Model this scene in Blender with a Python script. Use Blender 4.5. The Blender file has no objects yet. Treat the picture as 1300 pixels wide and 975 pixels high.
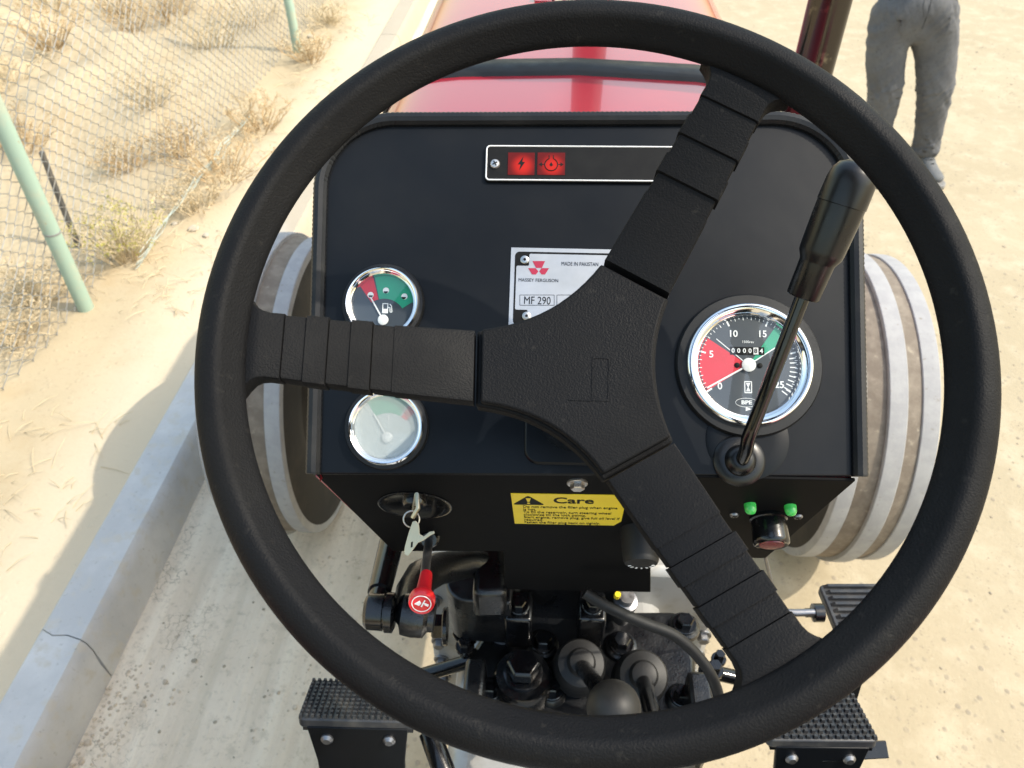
import bpy, bmesh, math, random
from mathutils import Vector, Matrix, noise

random.seed(7)
SC = bpy.context.scene
COL = SC.collection
R_ = math.radians

# ------------------------------------------------------------------ camera
FPX = 980.0
PITCH, YAW = R_(41.7), R_(3.4)
CAM = Vector((-0.026, 0.0, 2.0))
FW = Vector((-math.sin(YAW) * math.cos(PITCH), math.cos(YAW) * math.cos(PITCH), -math.sin(PITCH)))
RT = Vector((math.cos(YAW), math.sin(YAW), 0))
UP = RT.cross(FW)
cd = bpy.data.cameras.new('camera')
cam = bpy.data.objects.new('camera', cd)
COL.objects.link(cam)
rot = Matrix((RT, UP, -FW)).transposed()
cam.matrix_world = Matrix.Translation(CAM) @ rot.to_4x4()
cd.sensor_fit = 'HORIZONTAL'
cd.sensor_width = 36.0
cd.lens = 36.0 * FPX / 1300.0
cd.clip_start = 0.02
cd.clip_end = 3000
cd.dof.use_dof = True
cd.dof.focus_distance = .56
cd.dof.aperture_fstop = 16
SC.camera = cam

# ------------------------------------------------------------------ world, sun, exposure
SUN_EL, SUN_AZ = R_(51), R_(5)          # azimuth: turned from +X towards the rear (-Y)
SUN_DIR = Vector((math.cos(SUN_EL) * math.cos(SUN_AZ), -math.cos(SUN_EL) * math.sin(SUN_AZ), math.sin(SUN_EL)))
w = bpy.data.worlds.new('World')
SC.world = w
w.use_nodes = True
nt = w.node_tree
bg = nt.nodes['Background']
sky = nt.nodes.new('ShaderNodeTexSky')
sky.sky_type = 'NISHITA'
sky.sun_disc = False
sky.sun_elevation = SUN_EL
sky.sun_rotation = math.atan2(SUN_DIR.x, SUN_DIR.y)
sky.air_density = 2.2
sky.dust_density = 2.6
sky.ozone_density = 1.0
nt.links.new(sky.outputs[0], bg.inputs[0])
bg.inputs[1].default_value = 0.15
sl = bpy.data.lights.new('sun', 'SUN')
sl.energy = 2.0
sl.angle = R_(0.6)
sl.color = (1.0, 0.93, 0.80)
sun = bpy.data.objects.new('sun', sl)
COL.objects.link(sun)
sun.rotation_euler = SUN_DIR.to_track_quat('Z', 'Y').to_euler()
sun.location = (6, -3, 8)
SC.view_settings.view_transform = 'Standard'
SC.view_settings.look = 'None'
SC.view_settings.gamma = 1.0
SC.view_settings.exposure = 1.12
SC.view_settings.use_curve_mapping = False

# ------------------------------------------------------------------ pixel helpers
def ray(x, y):
    return FW + RT * ((x - 650) / FPX) - UP * ((y - 487.5) / FPX)
def at(x, y, d):
    return CAM + ray(x, y) * d
def on(x, y, p0, n):
    r = ray(x, y)
    return CAM + r * ((Vector(p0) - CAM).dot(n) / r.dot(n))
def gz(x, y, z=0.0):
    return on(x, y, (0, 0, z), Vector((0, 0, 1)))

# ------------------------------------------------------------------ mesh builder
def frame(o, zdir, xhint=(1, 0, 0)):
    z = Vector(zdir).normalized()
    x = Vector(xhint)
    x = (x - z * x.dot(z))
    if x.length < 1e-5:
        x = Vector((0, 1, 0)) - z * z.y
    x.normalize()
    y = z.cross(x)
    M = Matrix((x, y, z)).transposed().to_4x4()
    M.translation = Vector(o)
    return M

class MB:
    def __init__(s):
        s.V, s.F = [], []
    def add(s, vs, fs, M=None):
        b = len(s.V)
        s.V += [tuple(M @ Vector(v)) if M else tuple(v) for v in vs]
        s.F += [tuple(b + i for i in f) for f in fs]
        return s
    def box(s, M, sx, sy, sz, t=1.0):
        x, y, z = sx / 2, sy / 2, sz / 2
        vs = [(-x, -y, -z), (x, -y, -z), (x, y, -z), (-x, y, -z), (-x * t, -y * t, z), (x * t, -y * t, z), (x * t, y * t, z), (-x * t, y * t, z)]
        return s.add(vs, [(3, 2, 1, 0), (4, 5, 6, 7), (0, 1, 5, 4), (1, 2, 6, 5), (2, 3, 7, 6), (3, 0, 4, 7)], M)
    def prism(s, poly, z0, z1, M=None, shift=(0, 0), scale=1.0):
        n = len(poly)
        a = sum((poly[i][0] * poly[(i + 1) % n][1] - poly[(i + 1) % n][0] * poly[i][1]) for i in range(n))
        if a < 0:
            poly = poly[::-1]
        vs = [(p[0], p[1], z0) for p in poly] + [(p[0] * scale + shift[0], p[1] * scale + shift[1], z1) for p in poly]
        fs = [tuple(range(n))[::-1], tuple(range(n, 2 * n))]
        fs += [(i, (i + 1) % n, n + (i + 1) % n, n + i) for i in range(n)]
        return s.add(vs, fs, M)
    def tube(s, pts, r, n=8, caps=True, closed=False):
        pts = [Vector(p) for p in pts]
        m = len(pts)
        rs = r if isinstance(r, (list, tuple)) else [r] * m
        tang = []
        for i in range(m):
            if closed:
                t = pts[(i + 1) % m] - pts[i - 1]
            else:
                t = pts[min(i + 1, m - 1)] - pts[max(i - 1, 0)]
            tang.append(t.normalized())
        nrm = Vector((0, 0, 1))
        if abs(tang[0].z) > 0.9:
            nrm = Vector((1, 0, 0))
        vs = []
        for i in range(m):
            nrm = (nrm - tang[i] * nrm.dot(tang[i])).normalized()
            bi = tang[i].cross(nrm)
            for k in range(n):
                a = 2 * math.pi * k / n
                vs.append(pts[i] + (nrm * math.cos(a) + bi * math.sin(a)) * rs[i])
        fs = []
        for i in range(m if closed else m - 1):
            j = (i + 1) % m
            for k in range(n):
                k2 = (k + 1) % n
                fs.append((i * n + k, i * n + k2, j * n + k2, j * n + k))
        if caps and not closed:
            fs.append(tuple(range(n))[::-1])
            fs.append(tuple((m - 1) * n + k for k in range(n)))
        return s.add(vs, fs)
    def lathe(s, prof, M, n=32, closed=False, ang=2 * math.pi):
        vs, fs = [], []
        m = len(prof)
        for (r, z) in prof:
            for k in range(n):
                a = ang * k / n
                vs.append((r * math.cos(a), r * math.sin(a), z))
        for i in range(m if closed else m - 1):
            j = (i + 1) % m
            for k in range(n):
                k2 = (k + 1) % n
                fs.append((i * n + k, i * n + k2, j * n + k2, j * n + k))
        if not closed:
            fs.append(tuple(range(n))[::-1])
            fs.append(tuple((m - 1) * n + k for k in range(n)))
        return s.add(vs, fs, M)
    def hexbolt(s, M, r, h, washer=True):
        if washer:
            s.lathe([(r * 1.45, 0), (r * 1.45, h * .22), (r * 1.35, h * .28), (r * 0.9, h * .28)], M, 20)
        hx = [(r * math.cos(i * math.pi / 3), r * math.sin(i * math.pi / 3)) for i in range(6)]
        s.prism(hx, h * .28, h * .9, M)
        s.prism(hx, h * .9, h, M, scale=.86)
        return s
    def build(s, name, mat, parent=None, smooth=40, bevel=0, seg=2, sub=0):
        me = bpy.data.meshes.new(name)
        me.from_pydata(s.V, [], s.F)
        me.update()
        if smooth:
            for p in me.polygons:
                p.use_smooth = True
            me.set_sharp_from_angle(angle=R_(smooth))
        if mat:
            me.materials.append(mat)
        o = bpy.data.objects.new(name, me)
        COL.objects.link(o)
        if bevel:
            b = o.modifiers.new('bevel', 'BEVEL')
            b.width = bevel
            b.segments = seg
            b.limit_method = 'ANGLE'
            b.angle_limit = R_(35)
        if sub:
            sm = o.modifiers.new('sub', 'SUBSURF')
            sm.levels = sm.render_levels = sub
        if parent:
            o.parent = parent
        return o

def empty(name, loc=(0, 0, 0), label=None, cat=None, group=None, rz=0):
    o = bpy.data.objects.new(name, None)
    COL.objects.link(o)
    o.location = loc
    o.rotation_euler.z = rz
    o.empty_display_size = .1
    tag(o, label, cat, group)
    return o
def tag(o, label=None, cat=None, group=None, kind=None):
    if label: o['label'] = label
    if cat: o['category'] = cat
    if group: o['group'] = group
    if kind: o['kind'] = kind
    return o

_fonts = {}
def text(s, size, M, mat, parent, name='lettering', depth=0.00015, ax='CENTER', ay='CENTER', sx=1.0, bold=0.0):
    cu = bpy.data.curves.new(name, 'FONT')
    cu.body = s
    cu.size = size
    cu.align_x = ax
    cu.align_y = ay
    cu.extrude = depth
    cu.offset = bold
    cu.resolution_u = 3
    ob = bpy.data.objects.new('tmp_text', cu)
    COL.objects.link(ob)
    dg = bpy.context.evaluated_depsgraph_get()
    me = bpy.data.meshes.new_from_object(ob.evaluated_get(dg))
    bpy.data.objects.remove(ob)
    me.name = name
    me.transform(M @ Matrix.Diagonal((sx, 1, 1, 1)))
    me.materials.clear()
    me.materials.append(mat)
    o = bpy.data.objects.new(name, me)
    COL.objects.link(o)
    o.parent = parent
    return o

# ------------------------------------------------------------------ materials
def mat(name, col, rough=.5, metal=0, coat=0, coat_rough=.05, spec=.5, emit=None, estr=0, bump=None, var=None, rvar=None, sheen=0):
    """bump=(scale,strength,distance[,detail]); var=(scale, colour2, lo, hi); rvar=(scale, lo, hi)"""
    m = bpy.data.materials.new(name)
    m.use_nodes = True
    t = m.node_tree
    b = t.nodes['Principled BSDF']
    b.inputs['Base Color'].default_value = (*col, 1)
    b.inputs['Roughness'].default_value = rough
    b.inputs['Metallic'].default_value = metal
    b.inputs['Coat Weight'].default_value = coat
    b.inputs['Coat Roughness'].default_value = coat_rough
    b.inputs['Coat IOR'].default_value = 1.5
    b.inputs['Specular IOR Level'].default_value = spec
    if emit:
        b.inputs['Emission Color'].default_value = (*emit, 1)
        b.inputs['Emission Strength'].default_value = estr
    tc = t.nodes.new('ShaderNodeTexCoord')
    def nz(scale, detail=4, rough_=.55):
        n = t.nodes.new('ShaderNodeTexNoise')
        n.inputs['Scale'].default_value = scale
        n.inputs['Detail'].default_value = detail
        n.inputs['Roughness'].default_value = rough_
        t.links.new(tc.outputs['Object'], n.inputs['Vector'])
        return n
    if var:
        for i, vv in enumerate(var if isinstance(var, list) else [var]):
            n = nz(vv[0], 6, .6)
            mr = t.nodes.new('ShaderNodeMapRange')
            mr.inputs['From Min'].default_value = vv[2]
            mr.inputs['From Max'].default_value = vv[3]
            t.links.new(n.outputs['Fac'], mr.inputs['Value'])
            mx = t.nodes.new('ShaderNodeMix')
            mx.data_type = 'RGBA'
            src = b.inputs['Base Color'].links[0].from_socket if b.inputs['Base Color'].links else None
            if src:
                t.links.new(src, mx.inputs['A'])
            else:
                mx.inputs['A'].default_value = (*col, 1)
            mx.inputs['B'].default_value = (*vv[1], 1)
            t.links.new(mr.outputs['Result'], mx.inputs['Factor'])
            t.links.new(mx.outputs['Result'], b.inputs['Base Color'])
    if rvar:
        n = nz(rvar[0], 5, .6)
        mr = t.nodes.new('ShaderNodeMapRange')
        mr.inputs['From Min'].default_value = .3
        mr.inputs['From Max'].default_value = .7
        mr.inputs['To Min'].default_value = rvar[1]
        mr.inputs['To Max'].default_value = rvar[2]
        t.links.new(n.outputs['Fac'], mr.inputs['Value'])
        t.links.new(mr.outputs['Result'], b.inputs['Roughness'])
    if bump:
        n = nz(bump[0], bump[3] if len(bump) > 3 else 3)
        bp = t.nodes.new('ShaderNodeBump')
        bp.inputs['Strength'].default_value = bump[1]
        bp.inputs['Distance'].default_value = bump[2]
        t.links.new(n.outputs['Fac'], bp.inputs['Height'])
        t.links.new(bp.outputs['Normal'], b.inputs['Normal'])
    return m

def lamp_mat():
    # red lens with the bulb's hot spot behind it
    m = mat('lit_red_lens', (.05, .002, .002), .35, spec=.2)
    t = m.node_tree; b = t.nodes['Principled BSDF']
    tc = t.nodes.new('ShaderNodeTexCoord')
    mp = t.nodes.new('ShaderNodeMapping'); mp.inputs['Location'].default_value = (-.0012, .0018, 0)
    t.links.new(tc.outputs['Object'], mp.inputs[0])
    ln = t.nodes.new('ShaderNodeVectorMath'); ln.operation = 'LENGTH'
    t.links.new(mp.outputs[0], ln.inputs[0])
    r = t.nodes.new('ShaderNodeMapRange'); r.interpolation_type = 'SMOOTHSTEP'
    r.inputs['From Min'].default_value = .0035; r.inputs['From Max'].default_value = .0125
    r.inputs['To Min'].default_value = .34; r.inputs['To Max'].default_value = .045
    t.links.new(ln.outputs['Value'], r.inputs['Value'])
    b.inputs['Emission Color'].default_value = (1, .03, .012, 1)
    t.links.new(r.outputs[0], b.inputs['Emission Strength'])
    return m
def glass_mat(name, tint=(1, 1, 1), refl=1.0, veil=0):
    m = bpy.data.materials.new(name)
    m.use_nodes = True
    t = m.node_tree
    t.nodes.remove(t.nodes['Principled BSDF'])
    out = t.nodes['Material Output']
    tr = t.nodes.new('ShaderNodeBsdfTransparent')
    tr.inputs[0].default_value = (*tint, 1)
    gl = t.nodes.new('ShaderNodeBsdfGlossy')
    gl.inputs['Roughness'].default_value = .03
    fr = t.nodes.new('ShaderNodeFresnel')
    fr.inputs[0].default_value = 1.5
    mu = t.nodes.new('ShaderNodeMath')
    mu.operation = 'MULTIPLY'
    mu.inputs[1].default_value = refl
    mu.use_clamp = True
    t.links.new(fr.outputs[0], mu.inputs[0])
    mx = t.nodes.new('ShaderNodeMixShader')
    t.links.new(mu.outputs[0], mx.inputs[0])
    t.links.new(tr.outputs[0], mx.inputs[1])
    t.links.new(gl.outputs[0], mx.inputs[2])
    if veil:  # pale diffuse layer in place of reflected sky
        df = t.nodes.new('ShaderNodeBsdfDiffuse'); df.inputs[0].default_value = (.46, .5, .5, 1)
        m2 = t.nodes.new('ShaderNodeMixShader'); m2.inputs[0].default_value = veil
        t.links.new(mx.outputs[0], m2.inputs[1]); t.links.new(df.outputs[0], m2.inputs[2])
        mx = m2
    t.links.new(mx.outputs[0], out.inputs[0])
    return m

def tone_sunlit_kerb(m):
    # sand tint in the colour of the far kerb, dimming its sunlit glare
    t = m.node_tree; b = t.nodes['Principled BSDF']
    src = b.inputs['Base Color'].links[0].from_socket
    tc = t.nodes.new('ShaderNodeTexCoord')
    sp = t.nodes.new('ShaderNodeSeparateXYZ'); t.links.new(tc.outputs['Object'], sp.inputs[0])
    n = t.nodes.new('ShaderNodeTexNoise'); n.inputs['Scale'].default_value = 3.5; n.inputs['Detail'].default_value = 6
    t.links.new(tc.outputs['Object'], n.inputs['Vector'])
    a = t.nodes.new('ShaderNodeMath'); a.operation = 'MULTIPLY_ADD'; a.inputs[1].default_value = 2.2
    t.links.new(n.outputs['Fac'], a.inputs[0]); t.links.new(sp.outputs['Y'], a.inputs[2])
    r = t.nodes.new('ShaderNodeMapRange'); r.inputs['From Min'].default_value = 3.1; r.inputs['From Max'].default_value = 4.0
    r.inputs['To Max'].default_value = .85
    t.links.new(a.outputs[0], r.inputs['Value'])
    mx = t.nodes.new('ShaderNodeMix'); mx.data_type = 'RGBA'
    t.links.new(r.outputs[0], mx.inputs['Factor']); t.links.new(src, mx.inputs['A']); mx.inputs['B'].default_value = (.36, .30, .215, 1)
    t.links.new(mx.outputs['Result'], b.inputs['Base Color'])
M = {}
M['wheel'] = mat('grained_black_plastic', (.0056, .0056, .0063), .66, spec=.12, bump=(820, .5, .0008, 1.5), var=[(11, (.0082, .0080, .0082), .48, .72), (150, (.016, .0150, .014), .62, .74)], rvar=(9, .5, .76))
M['panel'] = mat('satin_black_paint', (.0020, .0030, .0048), .40, spec=.21, bump=(8, .25, .0022, 4), rvar=(5, .30, .50), var=[(9, (.0055, .0062, .0075), .45, .7), (420, (.02, .019, .017), .70, .76)])
M['fascia'] = mat('matt_black_sheet', (.0035, .0037, .0043), .62, spec=.07, bump=(500, .1, .0003), var=(50, (.006, .0058, .0055), .55, .85))
M['dusty_rubber'] = mat('dusty_black_rubber', (.012, .012, .0125), .5, spec=.35, bump=(300, .2, .0005), var=[(30, (.024, .023, .021), .5, .8)])
M['edging'] = mat('edging_rubber', (.006, .0068, .0085), .5, spec=.28, bump=(300, .15, .0004), var=[(25, (.02, .0195, .0185), .5, .8)])
M['pedal_rubber'] = mat('dusty_pedal_rubber', (.022, .023, .026), .42, spec=.5, bump=(200, .2, .0006), var=[(40, (.06, .057, .052), .48, .7)], rvar=(60, .3, .6))
M['rubber'] = mat('black_rubber', (.0065, .007, .008), .5, spec=.36, bump=(500, .2, .0003), rvar=(40, .45, .65))
M['gloss_black'] = mat('gloss_black_paint', (.003, .0033, .0042), .2, spec=.4, coat=.35, coat_rough=.08, bump=(180, .25, .0006, 3), rvar=(50, .12, .32), var=(60, (.03, .027, .023), .66, .9))
M['cast_black'] = mat('painted_black_casting', (.0035, .004, .0052), .30, spec=.5, coat=.3, coat_rough=.1, bump=(260, .5, .0012, 5), rvar=(30, .22, .5), var=[(45, (.02, .018, .015), .68, .9)])
M['dark_grip'] = mat('smooth_black_grip', (.004, .0042, .005), .28, spec=.42, bump=(90, .06, .0006), rvar=(40, .22, .38))
M['chrome'] = mat('chrome', (.86, .86, .87), .07, metal=1, rvar=(60, .04, .14))
M['steel'] = mat('zinc_steel', (.52, .51, .49), .34, metal=1, rvar=(90, .25, .5), bump=(300, .1, .0003))
M['dull_steel'] = mat('dull_steel', (.25, .25, .26), .42, metal=1, rvar=(90, .3, .55))
M['red'] = mat('red_tractor_paint', (.28, .005, .016), .3, coat=1.0, coat_rough=.03, bump=(14, .015, .004), var=(3, (.36, .012, .02), .4, .7))
M['grey_paint'] = mat('silver_grey_paint', (.42, .42, .41), .38, metal=.25, coat=.15, bump=(120, .15, .001, 4), var=[(22, (.3, .27, .22), .5, .75)], rvar=(30, .3, .55))
M['white'] = mat('white_print', (.78, .78, .78), .5, bump=(400, .02, .0001))
M['off_white'] = mat('white_enamel', (.74, .73, .72), .4, var=(80, (.66, .65, .64), .4, .7))
M['dial'] = mat('dial_face', (.035, .043, .055), .5, var=(60, (.042, .05, .06), .4, .7))
M['dial_glare'] = mat('dial_face_sky_glare', (.42, .46, .47), .5, var=(60, (.47, .5, .5), .4, .7))  # dial colour whitened as if the sky were mirrored over it
M['dial_red'] = mat('dial_red', (.60, .012, .03), .5, var=(90, (.55, .012, .026), .4, .7))
M['dial_green'] = mat('dial_green', (.01, .30, .17), .5, var=(90, (.012, .27, .155), .4, .7))
M['print_black'] = mat('print_black', (.006, .006, .0065), .55, spec=.15, var=(90, (.009, .009, .009), .4, .7))
M['alu'] = mat('brushed_aluminium_plate', (.46, .465, .48), .34, metal=.6, rvar=(20, .28, .44), bump=(400, .05, .0002), var=(18, (.38, .385, .39), .45, .7))
M['logo_red'] = mat('logo_red', (.34, .012, .045), .45, var=(90, (.3, .012, .04), .4, .7))
M['yellow'] = mat('yellow_sticker', (.82, .62, .02), .42, var=(30, (.76, .56, .02), .4, .7))
M['lamp_red'] = lamp_mat()
M['green_led'] = mat('green_lamp_lens', (.05, .55, .09), .25, coat=.6, var=(200, (.1, .65, .14), .45, .65))
M['cap_red'] = mat('dark_red_lens', (.16, .008, .012), .25, coat=.5, var=(200, (.22, .02, .02), .5, .7))
M['red_knob'] = mat('red_plastic', (.62, .014, .022), .32, coat=.3, rvar=(60, .25, .4), var=(90, (.54, .012, .02), .4, .7))
M['key'] = mat('nickel_key', (.50, .45, .33), .34, metal=.85, rvar=(150, .22, .42))
M['tyre'] = mat('dusty_tyre', (.165, .135, .105), .85, bump=(160, .35, .002, 6), var=[(30, (.22, .185, .145), .42, .62), (60, (.30, .26, .2), .62, .72)])
M['tyre_dark'] = mat('tyre_sidewall', (.020, .018, .016), .75, bump=(120, .3, .002, 5), var=[(9, (.045, .038, .03), .5, .72)])
M['rib'] = mat('pale_dusty_tread', (.30, .30, .305), .88, bump=(190, .35, .0012, 6), var=[(26, (.34, .34, .34), .42, .6), (70, (.22, .20, .17), .62, .74)])
M['rim_paint'] = mat('silver_wheel_rim', (.5, .5, .5), .4, metal=.3, var=(12, (.38, .35, .3), .5, .7))
M['exhaust'] = mat('glossy_exhaust_pipe', (.07, .063, .058), .14, metal=1, rvar=(12, .08, .24), var=[(14, (.22, .20, .16), .56, .62)])
M['glass'] = glass_mat('gauge_glass', (.94, .96, .96), 1.6)
M['glass_glare'] = glass_mat('gauge_glass_sky_glare', (.93, .95, .95), 1.8, veil=.42)  # diffuse veil imitates the sky reflected in this gauge
M['kerb'] = mat('precast_concrete', (.43, .425, .42), .85, bump=(130, .5, .002, 6), var=[(5, (.53, .52, .505), .4, .65), (24, (.47, .44, .39), .52, .66), (75, (.33, .315, .29), .62, .74)])
tone_sunlit_kerb(M['kerb'])
M['post'] = mat('flaking_green_paint', (.31, .42, .345), .6, bump=(40, .12, .001, 3), var=[(9, (.36, .42, .33), .5, .62), (22, (.34, .22, .10), .66, .72)])
M['wire'] = mat('galvanised_wire', (.26, .265, .255), .6, metal=.15, var=(9, (.28, .24, .18), .5, .7))
M['jeans'] = mat('grey_denim', (.088, .090, .098), .9, bump=(1500, .3, .0006), var=[(5, (.125, .127, .135), .42, .68), (60, (.07, .072, .078), .5, .8)])
M['shirt'] = mat('plain_grey_shirt', (.2, .2, .21), .9, bump=(900, .3, .0006), var=(8, (.25, .25, .26), .4, .7))
M['skin'] = mat('skin', (.36, .2, .13), .5, var=(30, (.4, .22, .15), .4, .7))
M['hair'] = mat('hair', (.02, .015, .012), .6, bump=(300, .5, .002))
M['shoe'] = mat('grey_canvas_shoe', (.11, .115, .12), .8, bump=(700, .3, .0006), var=(40, (.14, .14, .14), .4, .7))
M['sole'] = mat('pale_rubber_sole', (.22, .21, .2), .7, var=(40, (.18, .165, .145), .4, .7))
M['twig'] = mat('dry_twig', (.52, .42, .27), .9, var=(20, (.58, .48, .32), .4, .7))
M['twig_brown'] = mat('brown_dry_twig', (.40, .28, .145), .9, var=(20, (.47, .34, .19), .4, .7))
M['leaf'] = mat('yellow_green_leaf', (.36, .34, .07), .8, var=(20, (.46, .40, .12), .4, .7))
M['leaf_dry'] = mat('dry_leaf', (.52, .41, .25), .9, var=(20, (.58, .47, .31), .4, .7))
M['stone'] = mat('pale_stone', (.42, .37, .29), .9, bump=(60, .4, .004, 5), var=(14, (.42, .37, .3), .4, .7))
M['pebble'] = mat('dark_pebble', (.30, .25, .18), .9, var=(14, (.38, .32, .23), .4, .7))

def ground_mat():
    m = bpy.data.materials.new('sand_and_dusty_track')
    m.use_nodes = True
    t = m.node_tree
    b = t.nodes['Principled BSDF']
    b.inputs['Roughness'].default_value = .95
    b.inputs['Specular IOR Level'].default_value = .15
    tc = t.nodes.new('ShaderNodeTexCoord')
    P = tc.outputs['Object']
    def nz(scale, detail=6, rough=.6, vec=None):
        n = t.nodes.new('ShaderNodeTexNoise')
        n.inputs['Scale'].default_value = scale
        n.inputs['Detail'].default_value = detail
        n.inputs['Roughness'].default_value = rough
        t.links.new(vec or P, n.inputs['Vector'])
        return n.outputs['Fac']
    def rng(v, a, b_, c=0, d=1):
        r = t.nodes.new('ShaderNodeMapRange')
        r.inputs['From Min'].default_value = a
        r.inputs['From Max'].default_value = b_
        r.inputs['To Min'].default_value = c
        r.inputs['To Max'].default_value = d
        t.links.new(v, r.inputs['Value'])
        return r.outputs['Result']
    def mix(f, A, B):
        x = t.nodes.new('ShaderNodeMix')
        x.data_type = 'RGBA'
        for s, k in ((A, 'A'), (B, 'B')):
            if isinstance(s, tuple): x.inputs[k].default_value = (*s, 1)
            else: t.links.new(s, x.inputs[k])
        t.links.new(f, x.inputs['Factor'])
        return x.outputs['Result']
    def mul(a, b_):
        x = t.nodes.new('ShaderNodeMath')
        x.operation = 'MULTIPLY'
        for i, s in enumerate((a, b_)):
            if isinstance(s, (int, float)): x.inputs[i].default_value = s
            else: t.links.new(s, x.inputs[i])
        return x.outputs[0]
    def add(a, b_):
        x = t.nodes.new('ShaderNodeMath')
        x.operation = 'ADD'
        for i, s in enumerate((a, b_)):
            if isinstance(s, (int, float)): x.inputs[i].default_value = s
            else: t.links.new(s, x.inputs[i])
        return x.outputs[0]
    sep = t.nodes.new('ShaderNodeSeparateXYZ')
    t.links.new(P, sep.inputs[0])
    X = sep.outputs['X']
    # track: pale, slightly grey compacted sand
    track = mix(rng(nz(1.3), .38, .62), (.37, .307, .207), (.41, .342, .236))
    track = mix(rng(nz(7), .48, .68), track, (.45, .38, .27))
    track = mix(rng(nz(34, 5, .7), .56, .72), track, (.345, .285, .19))
    vo = t.nodes.new('ShaderNodeTexVoronoi')
    vo.inputs['Scale'].default_value = 26
    vo.inputs['Randomness'].default_value = 1
    t.links.new(P, vo.inputs['Vector'])
    speck = mul(rng(vo.outputs['Distance'], .24, .13), rng(nz(3.1), .42, .56))
    vo2 = t.nodes.new('ShaderNodeTexVoronoi')
    vo2.inputs['Scale'].default_value = 70
    t.links.new(P, vo2.inputs['Vector'])
    speck2 = mul(rng(vo2.outputs['Distance'], .26, .14), rng(nz(5.3), .46, .58))
    track = mix(mul(speck, .7), track, (.25, .215, .165))
    track = mix(mul(speck2, .6), track, (.24, .20, .15))
    track = mix(mul(rng(nz(95, 4, .8), .60, .72), .6), track, (.52, .455, .345))
    # soft sand beyond the kerb
    sand = mix(rng(nz(.9), .35, .65), (.415, .335, .217), (.46, .375, .25))
    sand = mix(rng(nz(5), .52, .7), sand, (.42, .325, .20))
    sand = mix(rng(nz(40, 5, .7), .55, .75), sand, (.38, .30, .195))
    col = mix(rng(X, -1.30, -1.24), sand, track)
    # silt between kerb and tractor, coloured paler to lift the tractor's shade
    silt = mix(rng(nz(3.3), .4, .65), (.68, .56, .42), (.77, .65, .50))
    st_ = t.nodes.new('ShaderNodeVectorMath'); st_.operation = 'MULTIPLY'
    st_.inputs[1].default_value = (13, .55, 1)
    t.links.new(P, st_.inputs[0])
    streak = nz(1.0, 5, .6, st_.outputs[0])
    silt = mix(mul(rng(streak, .50, .66), .8), silt, (.82, .71, .55))
    silt = mix(mul(rng(streak, .46, .34), .6), silt, (.56, .46, .33))
    silt = mix(mul(rng(nz(55, 6, .75), .55, .70), .8), silt, (.47, .385, .28))
    silt = mix(mul(rng(nz(17, 6, .7), .56, .66), .55), silt, (.50, .42, .31))
    f = mul(rng(X, -0.30, -0.75), rng(X, -1.30, -1.24))
    col = mix(f, col, silt)
    col = mix(mul(mul(rng(X, -1.75, -1.50), rng(X, -1.24, -1.30)), .6), col, (.60, .51, .385))  # sand by the kerb painted paler, softening the tractor's shadow there
    # drying cracks close to the kerb foot
    vc = t.nodes.new('ShaderNodeTexVoronoi')
    vc.feature = 'DISTANCE_TO_EDGE'
    vc.inputs['Scale'].default_value = 38
    wn = t.nodes.new('ShaderNodeTexNoise')
    wn.inputs['Scale'].default_value = 20
    wn.inputs['Detail'].default_value = 4
    t.links.new(P, wn.inputs['Vector'])
    vm = t.nodes.new('ShaderNodeMix')
    vm.data_type = 'VECTOR'
    vm.inputs['Factor'].default_value = .06
    t.links.new(P, vm.inputs['A'])
    t.links.new(wn.outputs['Color'], vm.inputs['B'])
    t.links.new(vm.outputs['Result'], vc.inputs['Vector'])
    cr = mul(rng(vc.outputs['Distance'], .045, .012), mul(rng(X, -0.90, -1.04), rng(nz(5.5, 5, .7), .52, .60)))
    cr2 = mul(rng(vc.outputs['Distance'], .04, .012), mul(mul(rng(X, -.35, -.5), rng(X, -.70, -.6)), rng(nz(4.6, 5, .7), .58, .66)))
    cr = add(cr, cr2)
    crk = mul(cr, rng(X, -1.30, -1.24))
    col = mix(mul(crk, .6), col, (.2, .165, .12))
    t.links.new(col, b.inputs['Base Color'])
    h = add(mul(nz(60, 8, .7), .35), mul(nz(9, 6), .3))
    h = add(h, mul(speck, .25))
    h = add(h, mul(mul(streak, f), 1.6))
    h = add(h, mul(mul(nz(24, 7, .7), f), 1.3))
    h = add(h, mul(crk, -.5))
    bp = t.nodes.new('ShaderNodeBump')
    bp.inputs['Strength'].default_value = .5
    bp.inputs['Distance'].default_value = .012
    t.links.new(h, bp.inputs['Height'])
    t.links.new(bp.outputs['Normal'], b.inputs['Normal'])
    return m
M['ground'] = ground_mat()

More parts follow.
